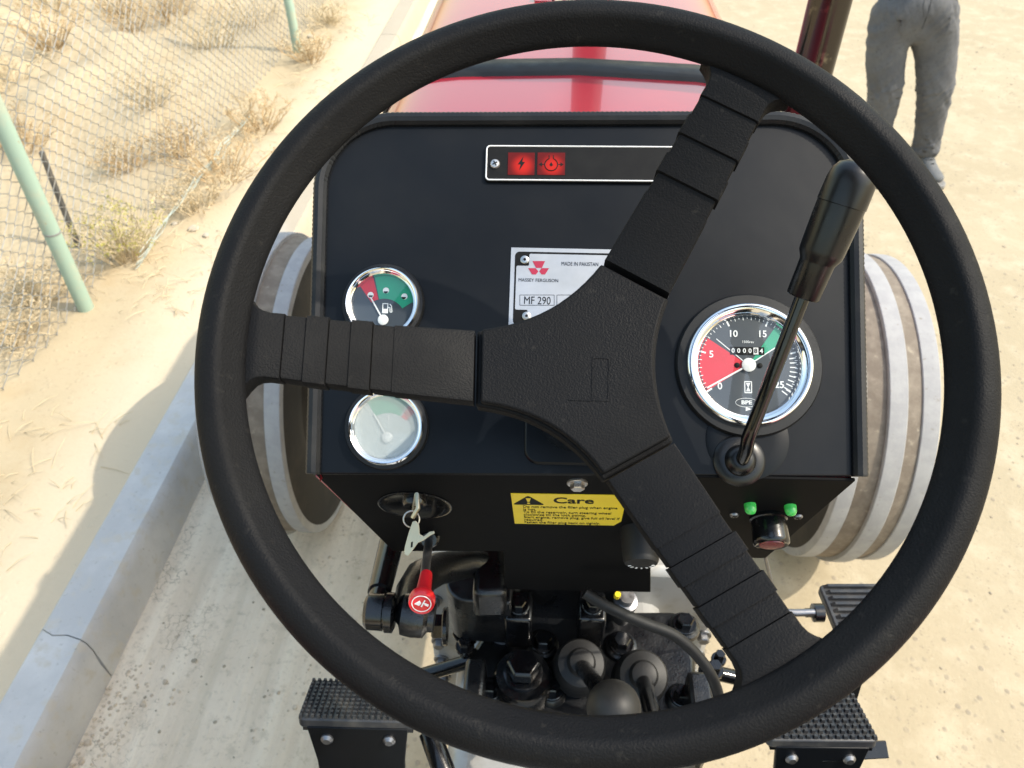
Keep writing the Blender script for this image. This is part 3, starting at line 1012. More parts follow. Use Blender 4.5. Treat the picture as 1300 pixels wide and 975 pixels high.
# ---- tachometer with hour counter
def tachometer():
    G = empty('tachometer'); G.parent = T
    Rb = .0508
    c = pu(949.5, 464)
    GM = PM @ Matrix.Translation((c.x, c.y, 0))
    bezel_parts(G, GM, Rb, 1.16, M['glass'])
    Rd = Rb * .82
    mb = MB(); mb.lathe([(.0001, .0012), (Rd, .0012)], GM, 64); mb.F = mb.F[:-2]
    mb.build('dial', M['dial'], G, smooth=0)
    Z = .0014
    mb = MB(); mb.prism(sector(0.004, Rd * .94, 146, 213), Z - .0001, Z, GM); mb.build('red_zone', M['dial_red'], G, smooth=0)
    mb = MB(); mb.prism(sector(0.004, Rd * .94, 33, 55), Z - .0001, Z, GM); mb.build('green_zone', M['dial_green'], G, smooth=0)
    ang = lambda v: 213.5 - v * 9.85
    mb = MB()
    for i in range(0, 51):
        a = R_(ang(i * .5)); major = i % 10 == 0
        r1, r0 = Rd * .955, Rd * (.85 if major else (.90 if i % 2 == 0 else .925))
        mb.prism(bar2((r0 * math.cos(a), r0 * math.sin(a)), (r1 * math.cos(a), r1 * math.sin(a)), .0013 if major else .00055), Z, Z + .0001, GM)
    for i in range(9):
        a = R_(-38 + i * 6)
        mb.prism(bar2((Rd * .80 * math.cos(a), Rd * .80 * math.sin(a)), (Rd * .93 * math.cos(a), Rd * .93 * math.sin(a)), .0009), Z, Z + .0001, GM)
    mb.prism(bar2((.005 * math.cos(R_(34)), .005 * math.sin(R_(34))), (Rd * .93 * math.cos(R_(34)), Rd * .93 * math.sin(R_(34))), .0009), Z, Z + .00015, GM)
    mb.prism(bar2((.005 * math.cos(R_(140)), .005 * math.sin(R_(140))), (Rd * .80 * math.cos(R_(140)), Rd * .80 * math.sin(R_(140))), .0007), Z, Z + .00015, GM)
    mb.prism([(-.0028, -Rd * .90), (-.0028, -Rd * .82), (.0018, -Rd * .86)], Z, Z + .0001, GM)
    tag(mb.build('scale', M['white'], G, smooth=0), kind='stuff')
    for v, rr in ((0, .70), (5, .74), (10, .68), (15, .68), (20, .70), (25, .70)):
        a = R_(ang(v) + (4 if v == 0 else 0))
        text(str(v), .0078, GM @ Matrix.Translation((Rd * rr * math.cos(a), Rd * rr * math.sin(a), Z + .0001)), M['white'], G, bold=.00012)
    text('1500rev', .0030, GM @ Matrix.Translation((0, Rd * .46, Z)), M['white'], G)
    text('PTO', .0026, GM @ Matrix.Translation((Rd * .60, Rd * .34, Z)) @ Matrix.Rotation(R_(34), 4, 'Z'), M['white'], G)
    text('BPE', .0044, GM @ Matrix.Translation((-.002, -Rd * .735, Z)), M['white'], G, sx=1.25, bold=.0001)
    mb = MB()
    ov = [(-.002 + .0088 * math.cos(2 * math.pi * k / 32), -Rd * .735 + .0036 * math.sin(2 * math.pi * k / 32)) for k in range(32)]
    mb.tube([GM @ Vector((p[0], p[1], Z)) for p in ov], .0002, 5, closed=True)
    # hour-glass sign
    for q in (bar2((-.0032, -.0135), (-.0032, -.0225), .0007), bar2((.0022, -.0135), (.0022, -.0225), .0007), bar2((-.0034, -.0135), (.0024, -.0135), .0008), bar2((-.0034, -.0225), (.0024, -.0225), .0008)):
        mb.prism(q, Z, Z + .0001, GM)
    mb.prism([(-.0022, -.0146), (.0012, -.0146), (-.0003, -.018), (-.0007, -.018)], Z, Z + .0001, GM)
    mb.prism([(-.0022, -.0214), (.0012, -.0214), (-.0003, -.018), (-.0007, -.018)], Z, Z + .0001, GM)
    mb.build('hour_symbol', M['white'], G, smooth=0)
    # counter window and digits
    mb = MB(); mb.prism([(-.0145, .0085), (.0130, .0085), (.0130, .0150), (-.0145, .0150)], Z - .0001, Z + .0003, GM)
    mb.build('counter_window', M['print_black'], G, smooth=0)
    mb = MB(); mb.prism([(.0042, .0089), (.0082, .0089), (.0082, .0146), (.0042, .0146)], Z, Z + .0004, GM)
    mb.build('tenth_wheel', M['off_white'], G, smooth=0)
    for i, ch in enumerate('000084'):
        text(ch, .0052, GM @ Matrix.Translation((-.0122 + i * .00455, .01165, Z + .0005)), M['print_black'] if i == 4 else M['white'], G, bold=.00008)
    for sx in (-1, 1):
        mb = MB(); mb.lathe([(.0022, 0), (.0022, .0004), (.0015, .0007)], GM @ Matrix.Translation((sx * .0092, -.0002, Z)), 16)
        mb.build('dial_screw', M['print_black'], G)
    a = R_(210)
    mb = MB()
    mb.prism(bar2((0, 0), (Rd * .93 * math.cos(a), Rd * .93 * math.sin(a)), .0014), .0024, .0028, GM)
    mb.lathe([(.0056, .0022), (.0056, .0034), (.0045, .0040), (.0, .0042)], GM, 32)
    mb.build('needle', M['off_white'], G, smooth=40)
tachometer()

def small_gauge(name, px, py, dial, glass, kind):
    G = empty(name); G.parent = T
    Rb = .0314
    c = pu(px, py)
    GM = PM @ Matrix.Translation((c.x, c.y, 0))
    bezel_parts(G, GM, Rb, 1.10, glass)
    Rd = Rb * .82
    mb = MB(); mb.lathe([(.0001, .0012), (Rd, .0012)], GM, 48); mb.F = mb.F[:-2]
    mb.build('dial', dial, G, smooth=0)
    Z = .0014
    o = (.0008, -.0135) if kind == 'fuel' else (.001, -.008)
    if kind == 'fuel':
        mb = MB(); mb.prism(sector_from(o, 34, 104, Rd * .97, rin=.0185), Z - .0001, Z, GM); mb.build('green_zone', M['dial_green'], G, smooth=0)
        mb = MB(); mb.prism(sector_from(o, 106, 126, Rd * .97, rin=.0185), Z - .0001, Z, GM); mb.build('red_zone', M['dial_red'], G, smooth=0)
        mb = MB()
        for a, rr in ((119, .0245), (88, .0255), (51, .0265)):
            mb.lathe([(.0001, 0), (.0026, 0), (.0026, .0001)], GM @ Matrix.Translation((o[0] + rr * math.cos(R_(a)), o[1] + rr * math.sin(R_(a)), Z)), 20)
        mb.build('level_sign', M['white'], G, smooth=0)
        mb = MB()
        for a, rr in ((119, .0242), (88, .0248), (51, .0258)):
            mb.prism(sector(0, .0019, 180, 360), .0001, .0002, GM @ Matrix.Translation((o[0] + rr * math.cos(R_(a)), o[1] + rr * math.sin(R_(a)), Z)))
        mb.build('level_mark', M['print_black'], G, smooth=0)
        mb = MB()          # petrol pump sign
        pmx = GM @ Matrix.Translation((.0018, -.0035, Z))
        for q in ([(-.0024, -.004), (.0024, -.004), (.0024, -.0003), (-.0024, -.0003)], bar2((-.0021, -.0003), (-.0021, .0044), .0007), bar2((.0021, -.0003), (.0021, .0044), .0007), bar2((-.0024, .0042), (.0024, .0042), .0008), bar2((.0024, .001), (.0040, .001), .0006), bar2((.0040, .001), (.0042, -.003), .0007), bar2((.0042, -.003), (.0058, -.003), .0007), bar2((.0058, -.003), (.0052, .0022), .0007), bar2((.0052, .0022), (.0036, .0040), .0007)):
            mb.prism(q, 0, .0001, pmx)
        mb.build('pump_sign', M['white'], G, smooth=0)
        mb = MB()
        ov = [(o[0] + .0048 * math.cos(2 * math.pi * k / 24), -.0212 + .0015 * math.sin(2 * math.pi * k / 24)) for k in range(24)]
        mb.tube([GM @ Vector((p[0], p[1], Z)) for p in ov], .00018, 5, closed=True)
        mb.build('maker_oval', M['white'], G, smooth=0)
        na, nl = 121, .0225
    else:
        mb = MB(); mb.prism(sector_from(o, 62, 122, Rd * .97, rin=.020), Z - .0001, Z, GM); mb.build('green_zone', M['dial_green'], G, smooth=0)
        mb = MB(); mb.prism(sector_from(o, 44, 58, Rd * .97, rin=.020), Z - .0001, Z, GM); mb.build('red_zone', M['dial_red'], G, smooth=0)
        mb = MB()
        mb.prism(bar2((o[0], .002), (o[0], .010), .0007), Z, Z + .0001, GM)
        mb.prism(bar2((o[0], .007), (o[0] + .003, .007), .0006), Z, Z + .0001, GM)
        mb.prism(bar2((o[0], .0045), (o[0] + .003, .0045), .0006), Z, Z + .0001, GM)
        mb.build('thermometer_sign', M['white'], G, smooth=0)
        na, nl = 122, .022
    a = R_(na)
    mb = MB()
    mb.prism(bar2(o, (o[0] + nl * math.cos(a), o[1] + nl * math.sin(a)), .0012), .0024, .0028, GM)
    mb.lathe([(.0044, .0022), (.0044, .0034), (.0036, .0040), (.0, .0042)], GM @ Matrix.Translation((o[0], o[1], 0)), 32)
    mb.build('needle', M['off_white'], G, smooth=40)
small_gauge('fuel_gauge', 487, 387, M['dial'], M['glass'], 'fuel')
small_gauge('temperature_gauge', 491.5, 543, M['dial_glare'], M['glass_glare'], 'temp')

# ---- warning lamp bar
Wb = empty('warning_lamp_bar'); Wb.parent = T
p0, p1 = pu(615, 232), pu(885, 187)
wb = [(p0.x, p0.y), (p1.x, p0.y), (p1.x, p1.y), (p0.x, p1.y)]
mb = MB(); mb.prism(rounded(wb, .004, 5), 0, .0030, PM); mb.build('housing', M['print_black'], Wb, smooth=30, bevel=.0006)
mb = MB()
k = .0014
ib = rounded([(wb[0][0] + k, wb[0][1] + k), (wb[1][0] - k, wb[1][1] + k), (wb[2][0] - k, wb[2][1] - k), (wb[3][0] + k, wb[3][1] - k)], .003, 5)
mb.tube([PM @ Vector((q[0], q[1], .0031)) for q in ib], .0007, 6, closed=True)
mb.build('white_border', M['white'], Wb, smooth=60)
for (xa, xb, kind) in ((644.5, 679, 'bolt'), (682, 717.5, 'oil')):
    q0, q1 = pu(xa, 222, .003), pu(xb, 194, .003)
    cx, cy = (q0.x + q1.x) / 2, (q0.y + q1.y) / 2
    hx_, hy_ = (q1.x - q0.x) / 2, (q1.y - q0.y) / 2
    mb = MB(); mb.prism([(-hx_, -hy_), (hx_, -hy_), (hx_, hy_), (-hx_, hy_)], .0030, .0034)
    lp_ = mb.build('lamp_window', M['lamp_red'], Wb, smooth=0)
    lp_.matrix_local = PM @ Matrix.Translation((cx, cy, 0))
    S = PM @ Matrix.Translation((cx, cy, .0036))
    mb = MB()
    if kind == 'bolt':
        mb.prism([(.0018, .0065), (-.0030, -.0008), (-.0006, -.0008), (-.0016, -.0062), (.0032, .0014), (.0009, .0014)], 0, .0001, S)
    else:
        pts = [(.0055 * math.cos(R_(a)), .0055 * math.sin(R_(a)) - .001) for a in range(130, 411, 20)]
        mb.tube([S @ Vector((x, y, 0)) for x, y in [(-.0018, .0072), (-.0018, .0045)] + pts + [(.0018, .0045), (.0018, .0072)]], .0005, 5)
        mb.prism([(0, .0015), (-.0016, -.0014), (0, -.0028), (.0016, -.0014)], 0, .0001, S)
        for s2 in (-1, 1):
            mb.prism([(s2 * .0105, -.0008), (s2 * .0078, .0012), (s2 * .0078, -.0028)], 0, .0001, S)
            mb.prism(bar2((s2 * .0078, -.0008), (s2 * .006, -.0008), .0008), 0, .0001, S)
    mb.build('lamp_sign', M['print_black'], Wb, smooth=0)
def cross_screw(M4, r, parent, m=None):
    mb = MB()
    mb.lathe([(r, 0), (r, r * .25), (r * .8, r * .5), (0, r * .6)], M4, 24)
    o = mb.build('screw', m or M['steel'], parent)
    mb = MB()
    mb.box(M4 @ Matrix.Rotation(.5, 4, 'Z') @ Matrix.Translation((0, 0, r * .55)), r * 1.1, r * .24, r * .16)
    mb.box(M4 @ Matrix.Rotation(.5, 4, 'Z') @ Matrix.Translation((0, 0, r * .55)), r * .24, r * 1.1, r * .17)
    mb.build('screw_slot', M['print_black'], parent, smooth=0)
cross_screw(pm(628.5, 208.5, .003), .0042, Wb)
cross_screw(pm(873, 211, .003), .0042, Wb)

# ---- maker's plate
Pl = empty('maker_plate'); Pl.parent = T
a_, b_, c_ = pu(649, 314.5), pu(772, 317), pu(646.5, 420)
ux = (b_ - a_).normalized(); uy = Vector((-ux.y, ux.x))
PLM = PM @ Matrix(((ux.x, uy.x, 0, a_.x), (ux.y, uy.y, 0, a_.y), (0, 0, 1, 0), (0, 0, 0, 1)))
H_ = (a_ - c_).length
PW, PH = .112, .070
mb = MB(); mb.prism([(0, -PH), (PW, -PH), (PW, 0), (0, 0)], 0, .0009, PLM); mb.build('sheet', M['alu'], Pl, smooth=0, bevel=.0002)
mb = MB(); mb.prism(rounded([(.0035, -PH + .0035), (PW - .0035, -PH + .0035), (PW - .0035, -.0035), (.0035, -.0035)], .004, 5), .0009, .00105, PLM); mb.build('black_border', M['print_black'], Pl, smooth=0)
inner = []
k0, k1 = .0050, .0155
y0, y1 = -PH + .0050, -.0053
inner = [(k1, y1), (PW - k1, y1), (PW - k1, y1 - .0105), (PW - k0, y1 - .0105), (PW - k0, y0 + .0105), (PW - k1, y0 + .0105), (PW - k1, y0), (k1, y0), (k1, y0 + .0115), (k0, y0 + .0115), (k0, y1 - .0105), (k1, y1 - .0105)]
mb = MB(); mb.prism(rounded(inner, .0012, 3), .00105, .0012, PLM); mb.build('silver_field', M['alu'], Pl, smooth=0)
sc_ = (b_ - a_).length / 123.0        # metres per photo pixel on the plate
def pl(x, y, z=.0013):
    q = pu(x, y) - a_
    return PLM @ Matrix.Translation((q.dot(ux), q.dot(uy), z))
def plv(x, y):
    q = pu(x, y) - a_
    return (q.dot(ux), q.dot(uy))
for q in ([(676, 332), (692, 332), (688, 340.7), (680.5, 340.7)], [(670.5, 341), (680, 341), (683.5, 345), (680.5, 349), (675.5, 349)], [(687.5, 341), (697, 341), (692, 349), (687.5, 349), (684.5, 345)]):
    mb = MB(); mb.prism([plv(*p) for p in q], .0012, .0014, PLM); mb.build('emblem', M['logo_red'], Pl, smooth=0)
text('MASSEY FERGUSON', .0040, pl(683.5, 356.5), M['print_black'], Pl, sx=.95)
text('MADE IN PAKISTAN', .0046, pl(712.5, 335.5), M['print_black'], Pl, ax='LEFT', sx=.76)
text('MF 290', .0094, pl(682, 382.5), M['print_black'], Pl, sx=.80)
mb = MB()
for (x0, x1, yy0, yy1) in ((660, 703.5, 375, 388), (707, 760, 375, 388)):
    cs = [plv(x0, yy0), plv(x1, yy0), plv(x1, yy1), plv(x0, yy1)]
    for i in range(4):
        mb.prism(bar2(cs[i], cs[(i + 1) % 4], .0004), .0012, .00135, PLM)
mb.build('number_frame', M['print_black'], Pl, smooth=0)
for (x, y) in ((666.2, 330.5), (668.5, 401.8)):
    mb = MB(); mb.lathe([(.0036, 0), (.0036, .0008), (.0028, .0014), (.0011, .0015)], pl(x, y, .0011), 24); mb.build('rivet', M['steel'], Pl)
    mb = MB(); mb.lathe([(.0012, .0013), (.0012, .0018)], pl(x, y, .0011), 12); mb.build('rivet_core', M['print_black'], Pl)

# ---- hand lever on the panel with its round boot
Lv = empty('hand_lever'); Lv.parent = T
lb = pu(938, 585)
LB = PM @ Matrix.Translation((lb.x, lb.y, 0))
mb = MB(); mb.lathe([(.0205, 0), (.0205, .002), (.018, .0045), (.0125, .005), (.0115, .009), (.0085, .012), (.0055, .013)], LB, 40)
mb.build('boot', M['dark_grip'], Lv, smooth=40)
mb = MB(); mb.lathe([(.033, 0), (.033, .0005), (.0325, .0008), (.020, .0009)], LB @ Matrix.Translation((.007, .0175, 0)), 48)
mb.build('base_plate', M['panel'], Lv, smooth=40)
r0 = LB @ Vector((0, 0, .010))
kn = at(950, 556, .585)
r2 = at(1021, 372, .545)
g1 = at(1093, 201, .512)
ax = (r2 - kn).normalized()
mb = MB()
mb.tube([r0, r0.lerp(kn, .5) + PN * .004, kn, kn + ax * .01, r2 + ax * .01], .0053, 16)
mb.build('lever_rod', M['gloss_black'], Lv, smooth=50)
gd = (g1 - r2)
GLn = gd.length
GMx = frame(r2 - gd.normalized() * .003, gd, (1, 0, 0))
mb = MB()
mb.lathe([(.006, 0), (.0108, 0), (.0115, .001), (.0120, .025), (.0124, .0265), (.0148, .031), (.0152, .034), (.0160, GLn * .60), (.0161, GLn * .70), (.0166, GLn * .705), (.0162, GLn * .86), (.0150, GLn * .93), (.0120, GLn * .98), (.007, GLn * 1.005), (.0, GLn * 1.012)], GMx, 36)
mb.build('grip', M['dark_grip'], Lv, smooth=40)

# ---- fascia details: sticker, bolt, switches, key recess
def fas(name, mb, m, parent=None, **k):
    return mb.build(name, m, parent or fascia, **k)
st = empty('care_sticker'); st.parent = T
s0, s1, s2_ = lu(648.5, 626), lu(796, 628.5), lu(649.5, 664)
sw, sh = (s1 - s0).length, (s2_ - s0).length
dx = (s1 - s0).normalized(); dy = Vector((-dx.y, dx.x))
STM = LM @ Matrix(((dx.x, dy.x, 0, s0.x), (dx.y, dy.y, 0, s0.y), (0, 0, 1, 0), (0, 0, 0, 1)))
cc = .006
mb = MB(); mb.prism([(0, -sh), (sw - cc, -sh), (sw, -sh + cc * 2), (sw, 0), (0, 0)], 0, .0005, STM); mb.build('sheet', M['yellow'], st, smooth=0)
tx, ty = sw * .148, -sh * .04
mb = MB(); mb.prism(rounded([(tx - .0145, -sh * .34), (tx + .0145, -sh * .34), (tx, -sh * .05)], .0015, 3), .0005, .0006, STM); mb.build('warning_triangle', M['print_black'], st, smooth=0)
mb = MB(); mb.prism([(tx - .0022, -sh * .13), (tx + .0022, -sh * .13), (tx + .0009, -sh * .24), (tx - .0009, -sh * .24)], .0006, .0007, STM); mb.lathe([(.0001, .0006), (.0014, .0006), (.0014, .0007)], STM @ Matrix.Translation((tx, -sh * .285, 0)), 12)
mb.build('exclamation_mark', M['yellow'], st, smooth=0)
text('Care', sh * .25, STM @ Matrix.Translation((sw * .545, -sh * .19, .0006)), M['print_black'], st, sx=.92, bold=.0004)
lines = ['Do not remove the filler plug when engine', 'is hot.', 'To fill the reservoir, turn steering wheel', 'clockwise till the lock points.', 'Start engine, remove plug, give full oil level if', 'required.', 'Fasten the filler plug back on tightly.']
for i, s in enumerate(lines):
    text(s, sh * .105, STM @ Matrix.Translation((sw * .092, -sh * (.40 + .0895 * i), .0006)), M['print_black'], st, ax='LEFT', sx=.60)
# hex bolt
mb = MB(); mb.hexbolt(lm(733, 612.5), .0060, .0065); mb.build('bolt', M['steel'], fascia, smooth=30)
# oval recess of the ignition switch
rc = lu(527, 641)
RM_ = LM @ Matrix.Translation((rc.x, rc.y, 0))
mb = MB(); mb.lathe([(.0335, .0), (.0335, .0012), (.031, .0016), (.028, .0003), (.0001, .0001)], RM_, 48); mb.build('switch_plate', M['gloss_black'], fascia, smooth=50)
mb = MB(); mb.lathe([(.0105, 0), (.0105, .006), (.009, .008), (.004, .008), (.004, .006), (.0001, .006)], LM @ Matrix.Translation((lu(527, 632).x, lu(527, 632).y, .0004)), 28); mb.build('ignition_switch', M['gloss_black'], fascia)
# light switch with green lamps
kc = lu(975, 656)
KM = LM @ Matrix.Translation((kc.x, kc.y, 0))
mb = MB(); mb.lathe([(.0165, 0), (.0165, .003), (.0150, .004), (.0158, .022), (.0155, .0245), (.0138, .0262), (.012, .0255)], KM, 40); mb.build('light_switch', M['gloss_black'], fascia, smooth=50)
mb = MB(); mb.lathe([(.0001, .0256), (.0108, .0256), (.0104, .0266), (.0001, .0269)], KM, 32); mb.build('switch_cap', M['cap_red'], fascia, smooth=50)
for (x, y) in ((952, 640), (1003, 642)):
    mb = MB(); mb.lathe([(.0052, 0), (.0052, .003), (.0048, .006), (.0034, .0084), (.0, .0094)], lm(x, y), 24); mb.build('indicator_lamp', M['green_led'], fascia, smooth=60)
for (x, y) in ((932, 653), (1013, 655)):
    cross_screw(lm(x, y), .0042, fascia, M['dull_steel'])
# second rotary knob tucked behind the wheel spoke
kc = lu(812, 672)
mb = MB(); mb.lathe([(.0190, 0), (.0185, .006), (.0165, .030), (.0150, .033), (.0001, .034)], LM @ Matrix.Translation((kc.x, kc.y, 0)), 36); kn_ = mb.build('rotary_knob', M['rubber'], fascia, smooth=40)
mb = MB()
for a in range(200, 360, 26):
    a = R_(a)
    mb.box(LM @ Matrix.Translation((kc.x + .011 * math.cos(a), kc.y + .011 * math.sin(a), .0342)) @ Matrix.Rotation(a, 4, 'Z'), .0030, .0016, .0004)
mb.build('knob_marks', M['white'], kn_, smooth=0)

# ---- engine stop pull
Sp = empty('engine_stop_pull'); Sp.parent = T
q0 = LM @ Vector((lu(545, 682).x, lu(545, 682).y, 0))
q1 = at(540, 716, .640); q2 = at(536, 757, .600)
dr = (q2 - q0).normalized()
mb = MB(); mb.lathe([(.0105, 0), (.0105, .006), (.0085, .008), (.0085, .014), (.0075, .015), (.0040, .015)], frame(q0 - LN * .001, dr), 24); mb.build('collar', M['gloss_black'], Sp)
mb = MB(); mb.tube([q0, q0.lerp(q2, .5), q2], .0041, 14); mb.build('stem', M['dull_steel'], Sp)
kd = (at(534.5, 769, .588) - at(541.5, 728, .625))
KF = frame(at(541.5, 728, .625), kd, (1, 0, 0))
Lk = kd.length
mb = MB(); mb.lathe([(.0025, 0), (.0048, .001), (.0052, .004), (.0060, Lk * .60), (.0078, Lk * .68), (.0098, Lk * .74), (.0105, Lk * .82), (.0103, Lk * .90), (.0096, Lk * .95), (.0089, Lk * .94), (.0001, Lk * .94)], KF, 36); mb.build('knob', M['red_knob'], Sp, smooth=50)
mb = MB()
ZT = Lk * .945
mb.tube([KF @ Vector((.0073 * math.cos(2 * math.pi * k / 30), .0073 * math.sin(2 * math.pi * k / 30), ZT)) for k in range(30)], .0004, 5, closed=True)
for q in ([(-.009, 0), (-.002, -.005), (0, -.001), (-.003, .003)], [(-.001, .004), (.004, -.006), (.0052, -.005), (.0006, .005)], [(.003, -.002), (.0095, .001), (.008, .004), (.004, .002)]):
    mb.prism([(x * .62, -y * .62) for x, y in q], ZT, ZT + .0002, KF)
mb.build('stop_sign', M['white'], Sp, smooth=0)

# ---- steering linkage below the left of the fascia
Lk_ = empty('steering_linkage'); Lk_.parent = T
a0 = at(497, 690, .90); a1 = at(477, 770, .80)
mb = MB(); mb.tube([a0, a0.lerp(a1, .80)], [.0145, .0125], 20); mb.tube([a0.lerp(a1, .78), a1], .0105, 16); mb.build('rod', M['gloss_black'], Lk_, smooth=50)
bx = at(463, 776, .80); by = at(502, 778, .80)
bd = (by - bx)
BF = frame(bx, bd, (0, 0, 1)); Lb = bd.length
mb = MB(); mb.lathe([(.0, 0), (.015, .0005), (.0185, .004), (.0190, Lb * .62), (.0170, Lb * .64), (.0170, Lb * .68), (.0205, Lb * .70), (.0205, Lb * .93), (.016, Lb), (.0, Lb * 1.01)], BF, 36); mb.build('ball_joint', M['gloss_black'], Lk_, smooth=40)
cx_ = at(520, 783, .81); 
CF = frame(at(508, 779, .80), at(548, 784, .80) - at(508, 779, .80), (0, 0, 1))
mb = MB(); mb.lathe([(.0, -.004), (.008, -.004), (.012, 0), (.021, .003), (.0225, .014), (.0215, .026), (.015, .030), (.015, .036), (.0, .036)], CF, 32); mb.build('arm_boss', M['cast_black'], Lk_, smooth=40)
mb = MB()
arm = [at(520, 772, .81), at(524, 752, .84), at(535, 733, .88), at(556, 722, .92), at(590, 716, .96), at(640, 718, 1.0)]
mb.tube(arm, [.017, .019, .020, .0195, .018, .018], 16); mb.build('drop_arm', M['cast_black'], Lk_, smooth=60)

# ------------------------------------------------------------------ gearbox and castings under the fascia
Gx = empty('gearbox'); Gx.parent = T
Zc = 1.0
def gp(x, y, z=Zc): return gz(x, y, z)
up_ = Vector((0, 0, 1))
# silver clutch housing below and ahead
mb = MB()
mb.box(Matrix.Translation((.012, .50, .80)), .30, .95, .36)
mb.build('case', M['grey_paint'], Gx, smooth=30, bevel=.03, seg=3)
mb = MB()
bell = rounded([(-.20, .62), (.25, .62), (.25, .99), (.20, 1.06), (-.13, 1.06), (-.20, .99)], .03, 4)
mb.prism([(x, -z) for x, z in bell], 0, .30, frame((0, .66, 0), (0, 1, 0), (1, 0, 0)))
o = mb.build('bell_housing', M['grey_paint'], Gx, smooth=30, bevel=.012)
for k in range(10):
    mb = MB(); mb.hexbolt(frame((.235 if k < 5 else -.185, .660, .72 + .06 * (k % 5)), (0, -1, 0)), .009, .014)
    mb.build('bolt', M['dull_steel'], o, smooth=30)
# top cover plate (black)
tp_ = [gp(590, 838), gp(632, 775), gp(860, 775), gp(884, 838), gp(884, 940), gp(590, 940)]
mb = MB()
mb.prism([(p.x, p.y) for p in tp_], Zc - .06, Zc, None)
cover = mb.build('top_cover', M['cast_black'], Gx, smooth=30, bevel=.008)
# upright column support between cover and fascia
mb = MB()
c0, c1 = gp(650, 790), gp(790, 790)
mb.box(Matrix.Translation(((c0.x + c1.x) / 2 + .005, c0.y + .06, 1.16)), .15, .10, .36)
mb.build('column_support', M['cast_black'], Gx, smooth=30, bevel=.01)
# steering box casting on the left
mb = MB()
sbp = rounded([(gp(566, 740, 1.10).x, 0), (gp(652, 740, 1.10).x, 0), (gp(652, 740, 1.1).x, .17), (gp(585, 740, 1.1).x, .17)], [.03, .004, .004, .05], 8)
yb = gp(600, 790, 1.08).y
mb.prism([(x, y + yb) for x, y in sbp], 1.03, 1.13, None)
mb.build('steering_box', M['cast_black'], Gx, smooth=40, bevel=.018, seg=4)
mb = MB()
t0 = at(632, 702, 1.02)
mb.box(frame(at(622, 732, .97), at(622, 702, 1.0) - at(622, 762, .94), (1, 0, 0)), .042, .05, .09, .8)
mb.build('box_rib', M['cast_black'], Gx, smooth=30, bevel=.008)
mb = MB(); mb.hexbolt(frame(at(568, 795, 1.0), at(555, 795, 1.0) - at(568, 795, 1.0)), .017, .020); mb.build('side_plug', M['gloss_black'], Gx, smooth=30)
# two bolted feet of the column bracket
for (x, y) in ((659, 768), (752, 768)):
    p = gp(x, y, 1.10)
    mb = MB(); mb.box(Matrix.Translation((p.x, p.y, 1.065)), .036, .046, .070)
    f_ = mb.build('bracket_foot', M['gloss_black'], Gx, smooth=30, bevel=.004)
    mb = MB(); mb.hexbolt(frame((p.x, p.y - .002, 1.100), (0, -.1, 1)), .0095, .014); mb.build('bolt', M['gloss_black'], f_, smooth=30)
# cover bolts
for (x, y, r) in ((639, 803, .0125), (689, 820, .0125), (788, 822, .0125), (868, 797, .012), (622, 880, .011), (864, 888, .011), (700, 880, .011)):
    p = gp(x, y, Zc)
    mb = MB(); mb.lathe([(r * 1.9, -.002), (r * 1.8, .006), (r * 1.5, .009)], Matrix.Translation(p), 24); mb.build('bolt_boss', M['cast_black'], cover)
    mb = MB(); mb.hexbolt(Matrix.Translation(p + up_ * .008), r, .016); mb.build('bolt', M['gloss_black'], cover, smooth=30)
# large filler plug
p = gp(664, 862, 1.02)
mb = MB(); mb.lathe([(.040, -.03), (.040, .006), (.036, .012), (.026, .014), (.026, .020), (.02, .022)], Matrix.Translation(p), 40); pg = mb.build('filler_neck', M['gloss_black'], Gx)
mb = MB(); mb.hexbolt(Matrix.Translation(p + up_ * .018), .022, .028, False); mb.build('filler_plug', M['gloss_black'], Gx, smooth=30, bevel=.001)
# gear levers
def gear_lever(bx_, by_, tip, knob, rad):
    Lq = empty('gear_lever'); Lq.parent = T
    p = gp(bx_, by_, 1.05)
    d = (Vector(tip) - p).normalized()
    mb = MB(); mb.lathe([(.036, -.06), (.036, -.03), (.034, -.026), (.0345, -.012), (.033, -.002), (.030, .006), (.019, .010), (.0155, .018), (.010, .020)], frame(p, (d + Vector((0, 0, 1.2))).normalized()), 40)
    mb.build('boot', M['dusty_rubber'], Lq, smooth=35)
    mb = MB(); mb.tube([p - up_ * .01, p + d * .03, Vector(tip)], [.0115, .0105, .0095], 18); mb.build('shaft', M['gloss_black'], Lq, smooth=50)
    mb = MB()
    kp = [(0.0001, -knob)] + [(knob * math.sin(math.pi * k / 14), -knob * math.cos(math.pi * k / 14)) for k in range(1, 14)] + [(0.0001, knob)]
    mb.lathe(kp, frame(Vector(tip), d), 32); mb.build('knob', M['dusty_rubber'], Lq, smooth=60)
gear_lever(737, 843, at(779, 899, .80), .0285, 0)
gear_lever(816, 858, at(846, 975, .78), .0285, 0)
# side brackets with rough black paint
for (x0, x1, y0_, y1_) in ((592, 618, 832, 905), (872, 902, 850, 925)):
    A_, B_, C_ = gp(x0, y0_, 1.06), gp(x1, y0_, 1.06), gp(x0, y1_, 1.06)
    mb = MB(); mb.box(Matrix.Translation(((A_.x + B_.x) / 2, (A_.y + C_.y) / 2, 1.0)), B_.x - A_.x, A_.y - C_.y, .12)
    mb.build('side_bracket', M['cast_black'], Gx, smooth=30, bevel=.006)
for (x, y, r) in ((590, 822, .009), (584, 806, .007), (906, 852, .009), (912, 838, .007), (598, 812, .006)):
    p = gp(x, y, 1.02)
    mb = MB(); mb.hexbolt(frame(p, (0, 0, 1)), r, .018); mb.tube([p - up_ * .05, p + up_ * .01], r * .7, 10); mb.build('stud', M['gloss_black'], Gx, smooth=30)
